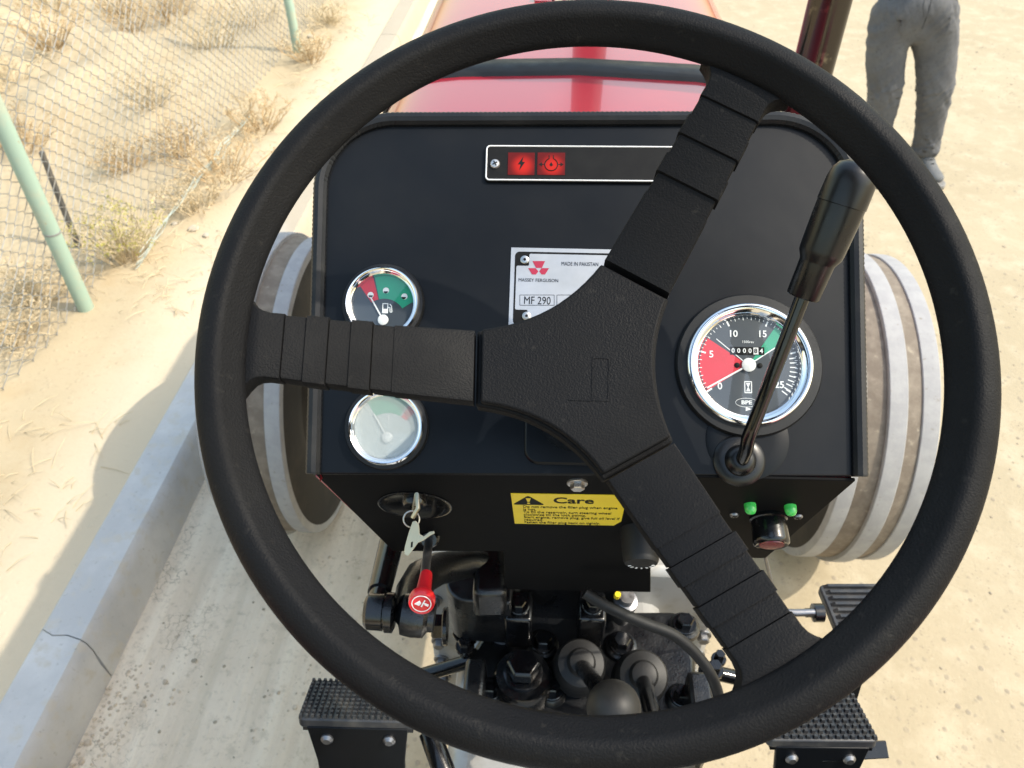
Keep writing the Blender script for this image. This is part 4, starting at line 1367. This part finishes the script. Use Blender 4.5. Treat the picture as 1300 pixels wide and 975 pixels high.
# small hydraulic fitting with yellow cap
p = at(795, 757, 1.04)
mb = MB(); mb.lathe([(.012, -.05), (.012, 0), (.016, .002), (.016, .014), (.010, .016), (.010, .03)], frame(p - up_ * .02, (0, -.2, 1)), 20); mb.build('hydraulic_fitting', M['dull_steel'], Gx)
mb = MB(); mb.lathe([(.0042, 0), (.0042, .012), (.0036, .014), (0, .014)], frame(at(783, 757, .98), (0, -.4, 1)), 16); mb.build('fitting_cap', M['yellow'], Gx)
# black hose
hp = [at(742, 752, .86), at(775, 772, .86), at(815, 790, .87), at(855, 806, .88), at(885, 832, .89), at(905, 862, .90), at(915, 900, .93), at(915, 950, 1.0)]
sm_ = []
for i in range(len(hp) - 1):
    for k in range(6):
        t = k / 6
        P0, P1, P2, P3 = hp[max(i - 1, 0)], hp[i], hp[i + 1], hp[min(i + 2, len(hp) - 1)]
        sm_.append(.5 * (2 * P1 + (P2 - P0) * t + (2 * P0 - 5 * P1 + 4 * P2 - P3) * t * t + (3 * P1 - P0 - 3 * P2 + P3) * t ** 3))
mb = MB(); mb.tube(sm_, .0066, 14); mb.build('hose', M['rubber'], T, smooth=60)
# throttle rod on the right
mb = MB(); mb.tube([at(971, 705, .80), at(981, 745, .90), at(993, 775, 1.0), at(1010, 778, 1.0), at(1045, 777, 1.0)], [.002, .002, .0025, .005, .005], 10)
mb.build('throttle_rod', M['dull_steel'], T, smooth=50)

# ------------------------------------------------------------------ pedals
def pedal(name, corners, depth_top, depth_bot, nxs, nys, flange, ridges=False):
    """corners: photo pixels TL, TR, BR, BL of the pad's face"""
    Pd = empty(name); Pd.parent = T
    tl, tr = at(*corners[0], depth_top), at(*corners[1], depth_top)
    br, bl = at(*corners[2], depth_bot), at(*corners[3], depth_bot)
    U = ((tr - tl) + (br - bl)) / 2
    V = ((tl - bl) + (tr - br)) / 2
    Wd, Hd = U.length, V.length
    u = U.normalized(); nn = u.cross(V).normalized(); v = nn.cross(u)
    ctr = (tl + tr + br + bl) / 4
    F = Matrix((u, v, nn)).transposed().to_4x4(); F.translation = ctr
    mb = MB(); mb.prism(rounded([(-Wd / 2, -Hd / 2), (Wd / 2, -Hd / 2), (Wd / 2, Hd / 2), (-Wd / 2, Hd / 2)], .008, 5), -.012, 0, F)
    pad = mb.build('pad', M['pedal_rubber'], Pd, smooth=30, bevel=.002)
    mb = MB()
    if ridges:
        for j in range(nys):
            y = -Hd / 2 + Hd * (j + .5) / nys
            mb.box(F @ Matrix.Translation((0, y, .002)), Wd * .90, Hd / nys * .5, .005, .85)
    else:
        for i in range(nxs):
            for j in range(nys):
                x = -Wd / 2 + Wd * (i + .5) / nxs; y = -Hd / 2 + Hd * (j + .5) / nys
                mb.box(F @ Matrix.Translation((x, y, .0015)), Wd / nxs * .62, Hd / nys * .62, .0045, .7)
    tag(mb.build('pad_studs', M['pedal_rubber'], pad, smooth=0), kind='stuff')
    # bent steel plate carrying the pad
    mb = MB()
    dn = (Vector((0, 0, -1)) + Vector((0, -.25, 0))).normalized()
    e0 = F @ Vector((-Wd / 2 * flange, -Hd / 2 + .002, -.013)); e1 = F @ Vector((Wd / 2 * flange, -Hd / 2 + .002, -.013))
    FF = frame((e0 + e1) / 2, dn.cross(u) * -1, u)
    hw_ = (e1 - e0).length / 2
    side = Vector(FF.col[1][:3]).dot(dn)
    sg = 1 if side > 0 else -1
    pol = [(-hw_, -.004 * sg), (hw_, -.004 * sg), (hw_ * .90, sg * .05), (hw_ * .86, sg * .16), (-hw_ * .84, sg * .16), (-hw_ * .88, sg * .05)]
    mb.prism(pol, -.003, .003, FF)
    plate = mb.build('arm_plate', M['panel'], Pd, smooth=30, bevel=.001)
    mb = MB(); mb.box(F @ Matrix.Translation((0, 0, -.0145)), Wd * .92, Hd * .94, .004); mb.build('pad_carrier', M['gloss_black'], Pd, smooth=0)
    for s2 in (-.62, .62):
        mb = MB()
        q = FF @ Vector((hw_ * s2, sg * .013, .0))
        zz = Vector(FF.col[2][:3])
        if zz.y > 0: zz = -zz
        mb.lathe([(.007, .003), (.007, .005), (.004, .008), (.0, .008)], frame(q, zz), 20); mb.build('rivet', M['dull_steel'], Pd)
    return Pd, F, Wd, Hd
pedal('clutch_pedal', [(392, 863), (533, 866), (536, 917), (381, 912)], .90, .84, 20, 10, .84)
pedal('brake_pedal', [(965, 884), (1096, 880), (1105, 942), (962, 935)], .90, .84, 15, 9, .84)
# tab beside the brake pedal
q0 = at(1040, 955, .86); q1 = at(1128, 952, .85)
mb = MB(); mb.box(frame((q0 + q1) / 2, (0, -.6, 1), q1 - q0), (q1 - q0).length, .018, .005); mb.build('brake_latch', M['gloss_black'], T, smooth=0, bevel=.001)
# ridged throttle pedal
Pd, F, Wd, Hd = pedal('throttle_pedal', [(1056, 743), (1138, 746), (1136, 800), (1046, 803)], 1.06, 1.0, 6, 8, .14, True)
mb = MB(); mb.lathe([(.012, 0), (.012, .012), (.006, .014), (.006, .022)], frame(at(1044, 778, 1.005), -RT), 16); mb.build('pivot', M['gloss_black'], Pd)
# pedal shafts and bright rod by the clutch
mb = MB(); mb.tube([at(545, 930, .95), at(566, 985, .92), at(600, 1090, .9)], .0135, 18); mb.build('clutch_rod', M['gloss_black'], T, smooth=50)
for (xa, xb, nm) in ((455, 640, 'clutch_arm'), (1030, 870, 'brake_arm')):
    mb = MB(); mb.tube([at(xa, 935, .93), at(xa, 1000, 1.02), at((xa + xb) / 2, 1090, 1.1), at(xb, 1150, 1.15)], .016, 12); mb.build(nm, M['gloss_black'], T, smooth=50)
# links seen beside the gearbox
mb = MB(); mb.tube([at(500, 868, 1.1), at(600, 838, 1.08)], .010, 12); mb.build('brake_link', M['gloss_black'], T, smooth=50)
mb = MB(); mb.tube([at(890, 850, 1.05), at(985, 872, 1.06)], .010, 12); mb.build('brake_link', M['gloss_black'], T, smooth=50)

# ------------------------------------------------------------------ key in the ignition
Ky = empty('ignition_key', (0, 0, 0), 'brass coloured flat key hanging by a steel ring under the dashboard', 'key')
sw_p = LM @ Vector((lu(527, 632).x, lu(527, 632).y, .0065))
k0 = at(528, 640, (sw_p - CAM).dot(FW) - .012); 
mb = MB()
top_ = sw_p + LN * .004
mb.tube([sw_p + Vector((0, 0, .0)), top_, at(529, 628, .60), at(531, 645, .597), at(524, 657, .60)], .0019, 8)
mb.build('bow', M['key'], Ky, smooth=50)
rc_ = at(522.5, 659, .60)
RF = frame(rc_, (FW * -1 + Vector((0.3, 0, .5))).normalized())
mb = MB(); mb.tube([RF @ Vector((.0062 * math.cos(2 * math.pi * k / 28), .0062 * math.sin(2 * math.pi * k / 28), 0)) for k in range(28)], .0007, 6, closed=True); mb.build('ring', M['steel'], Ky, smooth=60)
KF2 = frame(at(522, 683, .595), -FW, RT)
s_ = .595 / FPX
kp = [(524, 662), (528, 661), (532, 666), (533, 678), (538, 681), (545, 675), (551, 674), (552, 677), (546, 680), (538, 686), (531, 689), (523, 700), (518, 706), (513, 703), (514, 694), (519, 676)]
mb = MB(); mb.prism([((x - 522) * s_, -(y - 683) * s_) for x, y in kp], -.0008, .0008, KF2); blade = mb.build('blade', M['key'], Ky, smooth=0, bevel=.0003)
mb = MB(); mb.prism([((x - 522) * s_, -(y - 683) * s_) for x, y in ((522, 688), (524.5, 687), (524, 694), (521.5, 695))], .0008, .0010, KF2); mb.build('slot', M['print_black'], Ky, smooth=0)

# ------------------------------------------------------------------ fence
FX = -1.955
Fn = empty('chain_link_fence', (FX, 2.5, 0), 'sagging chain link fence on flaking green pipe posts along sand', 'fence')
def fpart(mb, name, m, **k):
    mb.V = [(x - FX, y - 2.5, z) for x, y, z in mb.V]
    return mb.build(name, m, Fn, **k)
for (px, py, tilt) in ((110, 393, 0.0), (378, 66, -.07)):
    p = gz(px, py, .11)
    mb = MB()
    tx_ = Vector((-.5 * tilt * -1 * -1, 0, 0))
    mb.tube([p + Vector((0, 0, -.3)), p + Vector((-.00, 0, .3)), p + Vector((tilt * 1.0, 0, 1.15)), p + Vector((tilt * 1.8, 0, 1.95))], [.0315, .031, .031, .031], 24)
    po = fpart(mb, 'post', M['post'], smooth=50)
    mb = MB(); mb.lathe([(.0322, 0), (.0330, .004), (.0322, .008)], frame(p + Vector((0, 0, .36)), (.05, 0, 1)), 20); fpart(mb, 'tie_wire', M['wire'])
for y in (9.0, 12.2, -.9):
    mb = MB(); mb.tube([(FX, y, -.2), (FX, y, 2.0)], .031, 16); fpart(mb, 'post', M['post'], smooth=50)
def fpos(y, z):
    bulge = .07 * noise.noise(Vector((y * .9, z * 1.1, 3))) + .035 * noise.noise(Vector((y * 2.7, z * 2.3, 8)))
    k = max(0, 1 - (z - .1) / .45)
    bulge += k * k * (.10 * noise.noise(Vector((y * 1.3, 0, 5))) + .06)     # lower edge curls outward
    yy = y + .02 * noise.noise(Vector((y * 1.5, z * 2, 14)))
    zz = z + .035 * noise.noise(Vector((y * 1.4, z * .6, 21))) + .05 * noise.noise(Vector((y * .7, 0, 31)))
    return Vector((FX - .045 + bulge * .8 - .03 * 0, yy, zz))
pitch = .064
y = 0.9
Zb, Zt = .135, 1.80
wi = 0
while y < 9.0:
    pts = []
    nseg = int((Zt - Zb) / (pitch * .5))
    far = y > 6.0
    for k in range(nseg + 1):
        z = Zb + k * pitch * .5
        # hexagon-like stretched loops: short straight twist at every crossing
        s = 1 if ((k + wi) % 2 == 0) else -1
        off = s * .0205
        a = fpos(y + off * .98, z - pitch * .07); c = fpos(y + off * .98, z + pitch * .07)
        a.x += .0016 * s; c.x -= .0016 * s
        if far: pts.append(a.lerp(c, .5))
        else: pts += [a, c]
    mb = MB(); mb.tube(pts, .0018 if not far else .0020, 3, caps=False)
    fpart(mb, 'wire', M['wire'], smooth=60)
    y += .040
    wi += 1
# strip of torn green netting hanging along the foot of the fence
mb = MB()
for s in range(5):
    zoff = .01 + .02 * s
    pts = []
    for k in range(60):
        yy = 2.75 + .028 * k
        pts.append(Vector((FX + .10 + .05 * noise.noise(Vector((yy * 3, s * .4, 2))) + .012 * s, yy, .12 + zoff + .035 * noise.noise(Vector((yy * 4, s * .7, 6))))))
    mb.tube(pts, .0022, 4, caps=False)
M['net'] = mat('green_netting', (.36, .42, .38), .7, var=(14, (.46, .47, .40), .4, .7))
fpart(mb, 'netting_strip', M['net'], smooth=60)

# thin dark upright just behind the fence
sb_, st_ = gz(99, 312, .12), gz(99, 312, .12)
mb = MB(); mb.tube([(0, 0, -.15), (.004, .004, .2), (.012, .008, .46)], [.014, .0135, .012], 7)
M['dark_upright'] = mat('rough_dark_upright', (.09, .085, .08), .85, bump=(60, .5, .003), var=(25, (.15, .135, .115), .45, .7))
o = mb.build('dark_upright', M['dark_upright'], None, smooth=20)
q_ = gz(99, 312, .12)
o.location = (min(q_.x, FX - .12), q_.y, ground_z(min(q_.x, FX - .12), q_.y))
tag(o, 'thin dark upright standing behind the fence beside the green shrub', 'dark_upright')

# ------------------------------------------------------------------ dry scrub
def shrub(name, loc, rad, h, n, twig, leaf, leafn, label, cat, group, seed, lsize=.012):
    rnd = random.Random(seed)
    o = empty(name, loc, label, cat, group, rnd.random() * 6.28)
    mb = MB(); lf = MB()
    for i in range(n):
        a = rnd.random() * 6.283
        sp = rad * math.sqrt(rnd.random())
        hh = h * (.45 + .65 * rnd.random()) * (1 - .35 * sp / rad)
        b0 = Vector((sp * .25 * math.cos(a), sp * .25 * math.sin(a), -.03))
        tip = Vector((sp * math.cos(a + rnd.uniform(-.3, .3)), sp * math.sin(a), hh))
        mid = b0.lerp(tip, .5) + Vector((rnd.uniform(-1, 1), rnd.uniform(-1, 1), rnd.uniform(0, 1))) * rad * .18
        pts = [b0, b0.lerp(mid, .6), mid, mid.lerp(tip, .55) + Vector((rnd.uniform(-1, 1), rnd.uniform(-1, 1), 0)) * rad * .06, tip]
        mb.tube(pts, [.0030, .0026, .0022, .0017, .0010], 3, caps=False)
        for k in range(3):
            t = rnd.uniform(.35, .95)
            s0_ = mid.lerp(tip, t) if t > .5 else b0.lerp(mid, t + .4)
            e_ = s0_ + Vector((rnd.uniform(-1, 1), rnd.uniform(-1, 1), rnd.uniform(-.2, 1))) * rad * .28
            mb.tube([s0_, s0_.lerp(e_, .5) + Vector((0, 0, .01)), e_], [.0016, .0012, .0008], 3, caps=False)
            for q in range(leafn):
                c = s0_.lerp(e_, rnd.uniform(.2, 1.1)) + Vector((rnd.uniform(-1, 1), rnd.uniform(-1, 1), rnd.uniform(-1, 1))) * .012
                d = Vector((rnd.uniform(-1, 1), rnd.uniform(-1, 1), rnd.uniform(-.5, 1))).normalized()
                s_2 = d.cross(Vector((rnd.uniform(-1, 1), rnd.uniform(-1, 1), rnd.uniform(-1, 1)))).normalized()
                L_ = lsize * rnd.uniform(.6, 1.4)
                lf.add([c, c + d * L_ * .5 + s_2 * L_ * .22, c + d * L_, c + d * L_ * .5 - s_2 * L_ * .22], [(0, 1, 2, 3)])
    mb.build('stem', twig, o, smooth=0)
    if leafn:
        lf.build('foliage', leaf, o, smooth=0)
    return o
def on_ground(px, py):
    p = gz(px, py, .12)
    for _ in range(6):
        p = gz(px, py, ground_z(p.x, p.y))
    return p
p = on_ground(158, 335)
shrub('green_shrub', (p.x - .02, p.y + .05, p.z), .20, .30, 60, M['twig'], M['leaf'], 7, 'yellow green shrub growing at the foot of the vertical fence post', 'shrub', None, 3)
def scrub_label(straw, h, inside):
    a = 'low' if h < .2 else ('knee-high' if h > .3 else 'bushy')
    c = 'straw coloured' if straw else 'brownish'
    wh = 'on the sand between fence and kerb' if inside else 'growing behind the chain link fence'
    return a + ' ' + c + ' dry scrub ' + wh, a + ' ' + c + ' scrub ' + ('by the kerb' if inside else 'behind the fence')
drys = [(285, 225, .30, .24), (250, 265, .22, .16), (330, 165, .24, .2), (45, 380, .2, .14), (395, 75, .22, .2), (20, 430, .22, .12), (230, 195, .2, .2), (190, 130, .26, .22), (60, 55, .35, .32), (270, 60, .3, .3), (30, 190, .26, .26), (10, 110, .3, .28), (215, 25, .35, .35), (320, 30, .3, .3), (150, 20, .4, .38), (60, 8, .4, .4), (165, 215, .2, .18), (420, 30, .2, .14)]
for i, (x, y, r, h) in enumerate(drys):
    p = on_ground(x, y)
    inside = p.x > FX
    lab, grp = scrub_label(i % 2, h, inside)
    shrub('dry_shrub', (p.x, p.y, p.z), r, h, 46, M['twig'] if i % 2 else M['twig_brown'], M['leaf_dry'], 5, lab, 'shrub', grp, 100 + i, .013)
rnd = random.Random(5)
for i in range(14):
    x = rnd.uniform(-9, -2.6); y_ = rnd.uniform(3.0, 13); hq = rnd.uniform(.12, .35)
    lab, grp = scrub_label(i % 2, hq, False)
    shrub('dry_shrub', (x, y_, ground_z(x, y_)), rnd.uniform(.15, .35), hq, 26, M['twig'] if i % 2 else M['twig_brown'], M['leaf_dry'], 3, lab, 'shrub', grp, 300 + i, .016)
# thin straw litter on the sand
mb = MB()
for i in range(2600):
    if i < 1500: x, y_ = rnd.uniform(-2.35, -1.45), rnd.uniform(1.2, 7)
    else: x, y_ = rnd.uniform(-6, -2.1), rnd.uniform(2, 9)
    if noise.noise(Vector((x * 1.6, y_ * 1.6, 4))) < .02: continue
    z = ground_z(x, y_)
    a = rnd.random() * 6.28; L_ = rnd.uniform(.03, .12)
    d = Vector((math.cos(a), math.sin(a), rnd.uniform(0, .5)))
    p = Vector((x, y_, z + .001))
    mb.tube([p, p + d * L_ * .5 + Vector((0, 0, .008)), p + d * L_], [.0014, .0012, .0006], 3, caps=False)
tag(mb.build('dry_straw', M['twig'], None, smooth=0), 'thin dry straw litter scattered over the sand by the fence', 'straw', kind='stuff')
# stones
def stone_mesh(mb, c, r, seed, sq=.55):
    rr = random.Random(seed)
    bm = bmesh.new()
    bmesh.ops.create_icosphere(bm, subdivisions=1, radius=1)
    M_ = Matrix.Rotation(rr.random() * 6, 3, 'Z') @ Matrix.Diagonal((1, .7 + .4 * rr.random(), sq))
    bm.verts.ensure_lookup_table()
    vs = [c + (M_ @ (v.co * (.8 + .4 * rr.random()))) * r for v in bm.verts]
    fs = [tuple(v.index for v in f.verts) for f in bm.faces]
    bm.free()
    mb.add(vs, fs)
for i, (x, y, r) in enumerate(((246, 292, .034), (262, 300, .024), (395, 48, .05), (222, 285, .02))):
    p = on_ground(x, y)
    mb = MB(); stone_mesh(mb, Vector((0, 0, r * .2)), r, 40 + i)
    o = mb.build('stone', M['stone'], None, smooth=40, sub=1)
    o.location = p
    tag(o, 'pale lump of stone on the sand along the fence foot', 'stone', 'pale stones along the fence')
mb = MB()
for i in range(3600):
    x, y_ = rnd.uniform(-.2, 4.2), rnd.uniform(.3, 6.5)
    if i % 9 == 0: x, y_ = rnd.uniform(-1.1, -.2), rnd.uniform(.4, 3)
    if noise.noise(Vector((x * .9, y_ * .9, 14))) < -.12: continue
    r = rnd.uniform(.0018, .0062) * (2.1 if rnd.random() < .04 else 1)
    stone_mesh(mb, Vector((x, y_, ground_z(x, y_) + r * .12)), r, i, .4)
# crumbs of dry soil along the kerb foot and over the rutted silt
cb = MB()
for i in range(2600):
    y_ = rnd.uniform(.5, 3.4)
    x = -1.172 + abs(rnd.gauss(0, .075)) if i % 3 else rnd.uniform(-1.1, -.3)
    if noise.noise(Vector((x * 5, y_ * 2.2, 24))) < (.0 if i % 3 else .12): continue
    r = rnd.uniform(.0018, .0058) * (1.7 if rnd.random() < .06 else 1)
    stone_mesh(cb, Vector((x, y_, ground_z(x, y_) + r * .15)), r, 5000 + i, .5)
M['crumb'] = mat('dry_soil_crumb', (.56, .46, .34), .95, var=(30, (.42, .34, .25), .45, .65))
tag(cb.build('soil_crumbs', M['crumb'], None, smooth=50), 'crumbs of dry soil lying along the foot of the kerb', 'soil', kind='stuff')
tag(mb.build('pebbles', M['pebble'], None, smooth=50), 'small brown pebbles sprinkled over the dusty track', 'pebbles', kind='stuff')

# ------------------------------------------------------------------ person in grey jeans
def skin_mesh(name, nodes, edges, m, parent, root=0, sub=2, noise_amt=0, nscale=10):
    me = bpy.data.meshes.new(name)
    me.from_pydata([n[0] for n in nodes], edges, [])
    o = bpy.data.objects.new(name, me)
    COL.objects.link(o)
    o.modifiers.new('skin', 'SKIN').use_smooth_shade = True
    if not me.skin_vertices:
        bm = bmesh.new(); bm.from_mesh(me); bm.verts.layers.skin.verify(); bm.to_mesh(me); bm.free()
    for i, n in enumerate(nodes):
        r = n[1]
        me.skin_vertices[0].data[i].radius = r if isinstance(r, tuple) else (r, r)
        me.skin_vertices[0].data[i].use_root = (i == root)
    s = o.modifiers.new('sub', 'SUBSURF'); s.levels = s.render_levels = sub
    dg = bpy.context.evaluated_depsgraph_get()
    me2 = bpy.data.meshes.new_from_object(o.evaluated_get(dg))
    bpy.data.objects.remove(o)
    if noise_amt:
        vals = []
        for v in me2.vertices:
            c = v.co
            k = noise.noise(Vector((c.x * nscale, c.y * nscale, c.z * nscale * 1.7 + c.x * nscale))) + .6 * noise.noise(Vector((c.x * nscale * 2.1 + 5, c.y * nscale * 2.1, c.z * nscale * 3.6 - c.x * 9)))
            vals.append(c + v.normal * noise_amt * k)
        for v, q in zip(me2.vertices, vals): v.co = q
    for p_ in me2.polygons: p_.use_smooth = True
    me2.materials.clear(); me2.materials.append(m)
    me2.name = name
    ob = bpy.data.objects.new(name, me2); COL.objects.link(ob); ob.parent = parent
    return ob
pc = Vector((1.72, 4.15, 0))
Pn = empty('person', (pc.x, pc.y, 0.004), 'standing person in grey jeans and grey lace-up shoes beyond the tractor', 'person')
# body (skin) : one continuous figure, mostly hidden by the clothes
bn = [((-.02, .01, .92), (.15, .10)), ((-.03, .01, 1.10), (.13, .09)), ((-.03, .015, 1.30), (.155, .10)), ((-.03, .015, 1.42), (.11, .08)), ((-.03, .0, 1.50), .055), ((-.03, -.01, 1.58), .057), ((-.03, -.005, 1.66), (.072, .088)), ((-.03, .0, 1.74), (.062, .075)),
      ((-.21, .015, 1.40), .060), ((-.27, .04, 1.20), .046), ((-.15, -.17, 1.24), .036), ((-.07, -.22, 1.27), (.036, .022)),
      ((.15, .015, 1.40), .060), ((.21, .04, 1.20), .046), ((.09, -.17, 1.24), .036), ((.01, -.22, 1.28), (.036, .022)),
      ((-.115, .01, .80), .09), ((-.036, -.01, .48), .055), ((.012, .02, .09), .038), ((.105, .01, .80), .09), ((.215, -.01, .48), .055), ((.295, .02, .09), .038)]
be = [(0, 1), (1, 2), (2, 3), (3, 4), (4, 5), (5, 6), (6, 7), (3, 8), (8, 9), (9, 10), (10, 11), (3, 12), (12, 13), (13, 14), (14, 15), (0, 16), (16, 17), (17, 18), (0, 19), (19, 20), (20, 21)]
body = skin_mesh('body', bn, be, M['skin'], Pn)
# five fingers on each hand, folded over one another in front of the chest
for s in (-1, 1):
    fn, fe = [((-.03 + s * .04, -.22, 1.275), .018)], []
    for k, (ln, dz) in enumerate(((.055, .030), (.066, .014), (.070, -.002), (.064, -.017), (.050, -.031))):
        b0 = len(fn)
        bx_ = -.03 + s * .022
        fn += [((bx_, -.228, 1.275 + dz), .0095), ((bx_ - s * ln * .5, -.238, 1.274 + dz * 1.05), .0088), ((bx_ - s * ln, -.226, 1.272 + dz), .0075)]
        fe += [(0, b0), (b0, b0 + 1), (b0 + 1, b0 + 2)]
    skin_mesh('hand', fn, fe, M['skin'], Pn, sub=1)
# face and hair
hm = MB()
hm.lathe([(.0, -.012), (.012, -.01), (.013, .006), (.006, .03), (.0, .032)], frame((-.03, -.098, 1.625), (0, -.25, 1)), 12)
hm.build('nose', M['skin'], Pn, smooth=60)
for s in (-1, 1):
    hm = MB(); hm.lathe([(.0, 0), (.010, 0), (.008, .004), (0, .006)], frame((-.03 + s * .030, -.090, 1.665), (0, -1, 0)), 14); hm.build('eye', M['off_white'], Pn)
    hm = MB(); hm.lathe([(.0, .004), (.0045, .005), (.003, .0075), (0, .008)], frame((-.03 + s * .030, -.090, 1.665), (0, -1, 0)), 12); hm.build('pupil', M['print_black'], Pn)
    hm = MB(); hm.lathe([(.0, 0), (.022, .002), (.02, .010), (0, .012)], frame((-.03 + s * .072, .005, 1.645), (s, 0, 0)), 14); hm.build('ear', M['skin'], Pn)
hm = MB(); hm.box(Matrix.Translation((-.03, -.086, 1.592)), .045, .008, .009); hm.build('mouth', M['dial_red'], Pn, bevel=.003)
skin_mesh('hair', [((-.03, .02, 1.70), (.080, .088)), ((-.03, .0, 1.775), (.066, .080)), ((-.03, .055, 1.64), (.070, .050))], [(0, 1), (0, 2)], M['hair'], Pn, sub=2, noise_amt=.004, nscale=30)
# shirt
skin_mesh('shirt', [((-.025, .01, 1.0), (.185, .135)), ((-.03, .01, 1.14), (.165, .12)), ((-.03, .015, 1.30), (.175, .12)), ((-.03, .015, 1.42), (.13, .09)), ((-.03, .01, 1.46), (.072, .066)), ((-.22, .015, 1.40), .078), ((-.265, .04, 1.24), .068), ((.16, .015, 1.40), .078), ((.205, .04, 1.24), .068)],
          [(0, 1), (1, 2), (2, 3), (3, 4), (3, 5), (5, 6), (3, 7), (7, 8)], M['shirt'], Pn, noise_amt=.006, nscale=9)
# jeans with folds at crotch, knee and hem
jn = [((-.02, .01, 1.0), (.185, .135)), ((-.012, .01, .90), (.205, .140)),
      ((-.118, .005, .765), (.110, .115)), ((-.088, -.005, .62), (.094, .10)), ((-.045, -.015, .48), (.080, .086)), ((-.012, .01, .32), (.072, .078)), ((.006, .02, .17), (.064, .07)), ((.012, .02, .10), (.066, .074)),
      ((.110, .005, .765), (.112, .117)), ((.165, -.01, .62), (.096, .102)), ((.208, -.018, .48), (.081, .087)), ((.248, .005, .32), (.073, .08)), ((.284, .018, .18), (.063, .07)), ((.298, .015, .085), (.066, .074))]
je = [(0, 1), (1, 2), (2, 3), (3, 4), (4, 5), (5, 6), (6, 7), (1, 8), (8, 9), (9, 10), (10, 11), (11, 12), (12, 13)]
jo = skin_mesh('jeans', jn, je, M['jeans'], Pn, sub=4)
for v in jo.data.vertices:
    c = v.co
    k = 0
    for sl_, fq, am in ((1.5, 6, .0055), (-2.2, 9, .0060), (2.6, 15, .0040)):
        nn_ = noise.noise(Vector((c.x * fq * .5 + 3 * am, c.y * fq * .5, (c.z * 1.5 + sl_ * c.x) * fq)))
        k += am * (1 - 2.6 * abs(nn_))
    hot = .45 + .9 * max(math.exp(-((c.z - .82) / .10) ** 2), math.exp(-((c.z - .46) / .08) ** 2), math.exp(-((c.z - .16) / .07) ** 2))
    v.co = c + v.normal * k * hot
# stitched seams: fly, pocket mouths and outer hems laid on the cloth
from mathutils.bvhtree import BVHTree
bvh = BVHTree.FromPolygons([v.co for v in jo.data.vertices], [tuple(p_.vertices) for p_ in jo.data.polygons])
def seam(pts, r=.0022):
    out = []
    for a_, c_ in zip(pts[:-1], pts[1:]):
        for k in range(8):
            x_, z_ = a_[0] + (c_[0] - a_[0]) * k / 8, a_[1] + (c_[1] - a_[1]) * k / 8
            hit = bvh.ray_cast(Vector((x_, -1, z_)), Vector((0, 1, 0)))
            if hit[0]: out.append(hit[0] - Vector((0, .0006, 0)))
    if len(out) > 2:
        hm = MB(); hm.tube(out, r, 5); hm.build('seam', M['seam'], jo)
M['seam'] = mat('dark_denim_seam', (.05, .051, .056), .9, var=(60, (.07, .07, .075), .4, .7))
seam([(-.012, .99), (-.010, .86), (-.004, .79)])
seam([(-.045, .99), (-.042, .90), (-.020, .85)], .0016)
seam([(-.175, .90), (-.13, .93), (-.105, .985)])
seam([(.155, .90), (.11, .93), (.085, .985)])
seam([(-.05, .115), (.0, .108), (.06, .115)], .0018)
seam([(.24, .10), (.30, .093), (.35, .10)], .0018)
# shoes
for (x, rz) in ((.012, 2), (.300, 12)):
    a = R_(rz)
    def sp(dx, dy, z): return (x + dx * math.cos(a) - dy * math.sin(a), dx * math.sin(a) + dy * math.cos(a) + .02, z)
    sh_ = skin_mesh('shoe', [(sp(0, .045, .055), (.040, .042)), (sp(0, .01, .085), (.043, .05)), (sp(0, -.06, .058), (.042, .040)), (sp(0, -.13, .042), (.047, .028)), (sp(0, -.195, .036), (.038, .022)), (sp(0, .02, .12), (.042, .045))], [(0, 1), (1, 2), (2, 3), (3, 4), (1, 5)], M['shoe'], Pn, root=1)
    outl = [(-.030, .09), (.030, .09), (.040, .06), (.036, -.02), (.050, -.12), (.042, -.19), (.015, -.225), (-.015, -.225), (-.040, -.195), (-.048, -.12), (-.036, -.02), (-.040, .06)]
    hm = MB(); hm.prism([(sp(px_, py_, 0)[0], sp(px_, py_, 0)[1]) for px_, py_ in outl], 0, .024); hm.build('sole', M['sole'], Pn, smooth=40, bevel=.006)
    hm = MB()
    for k in range(4):
        z = .108 - .014 * k; yy = -.035 - .022 * k
        hm.tube([sp(-.026, yy, z), sp(0, yy - .012, z + .008), sp(.026, yy, z)], .003, 5)
    hm.build('lace', M['print_black'], Pn)
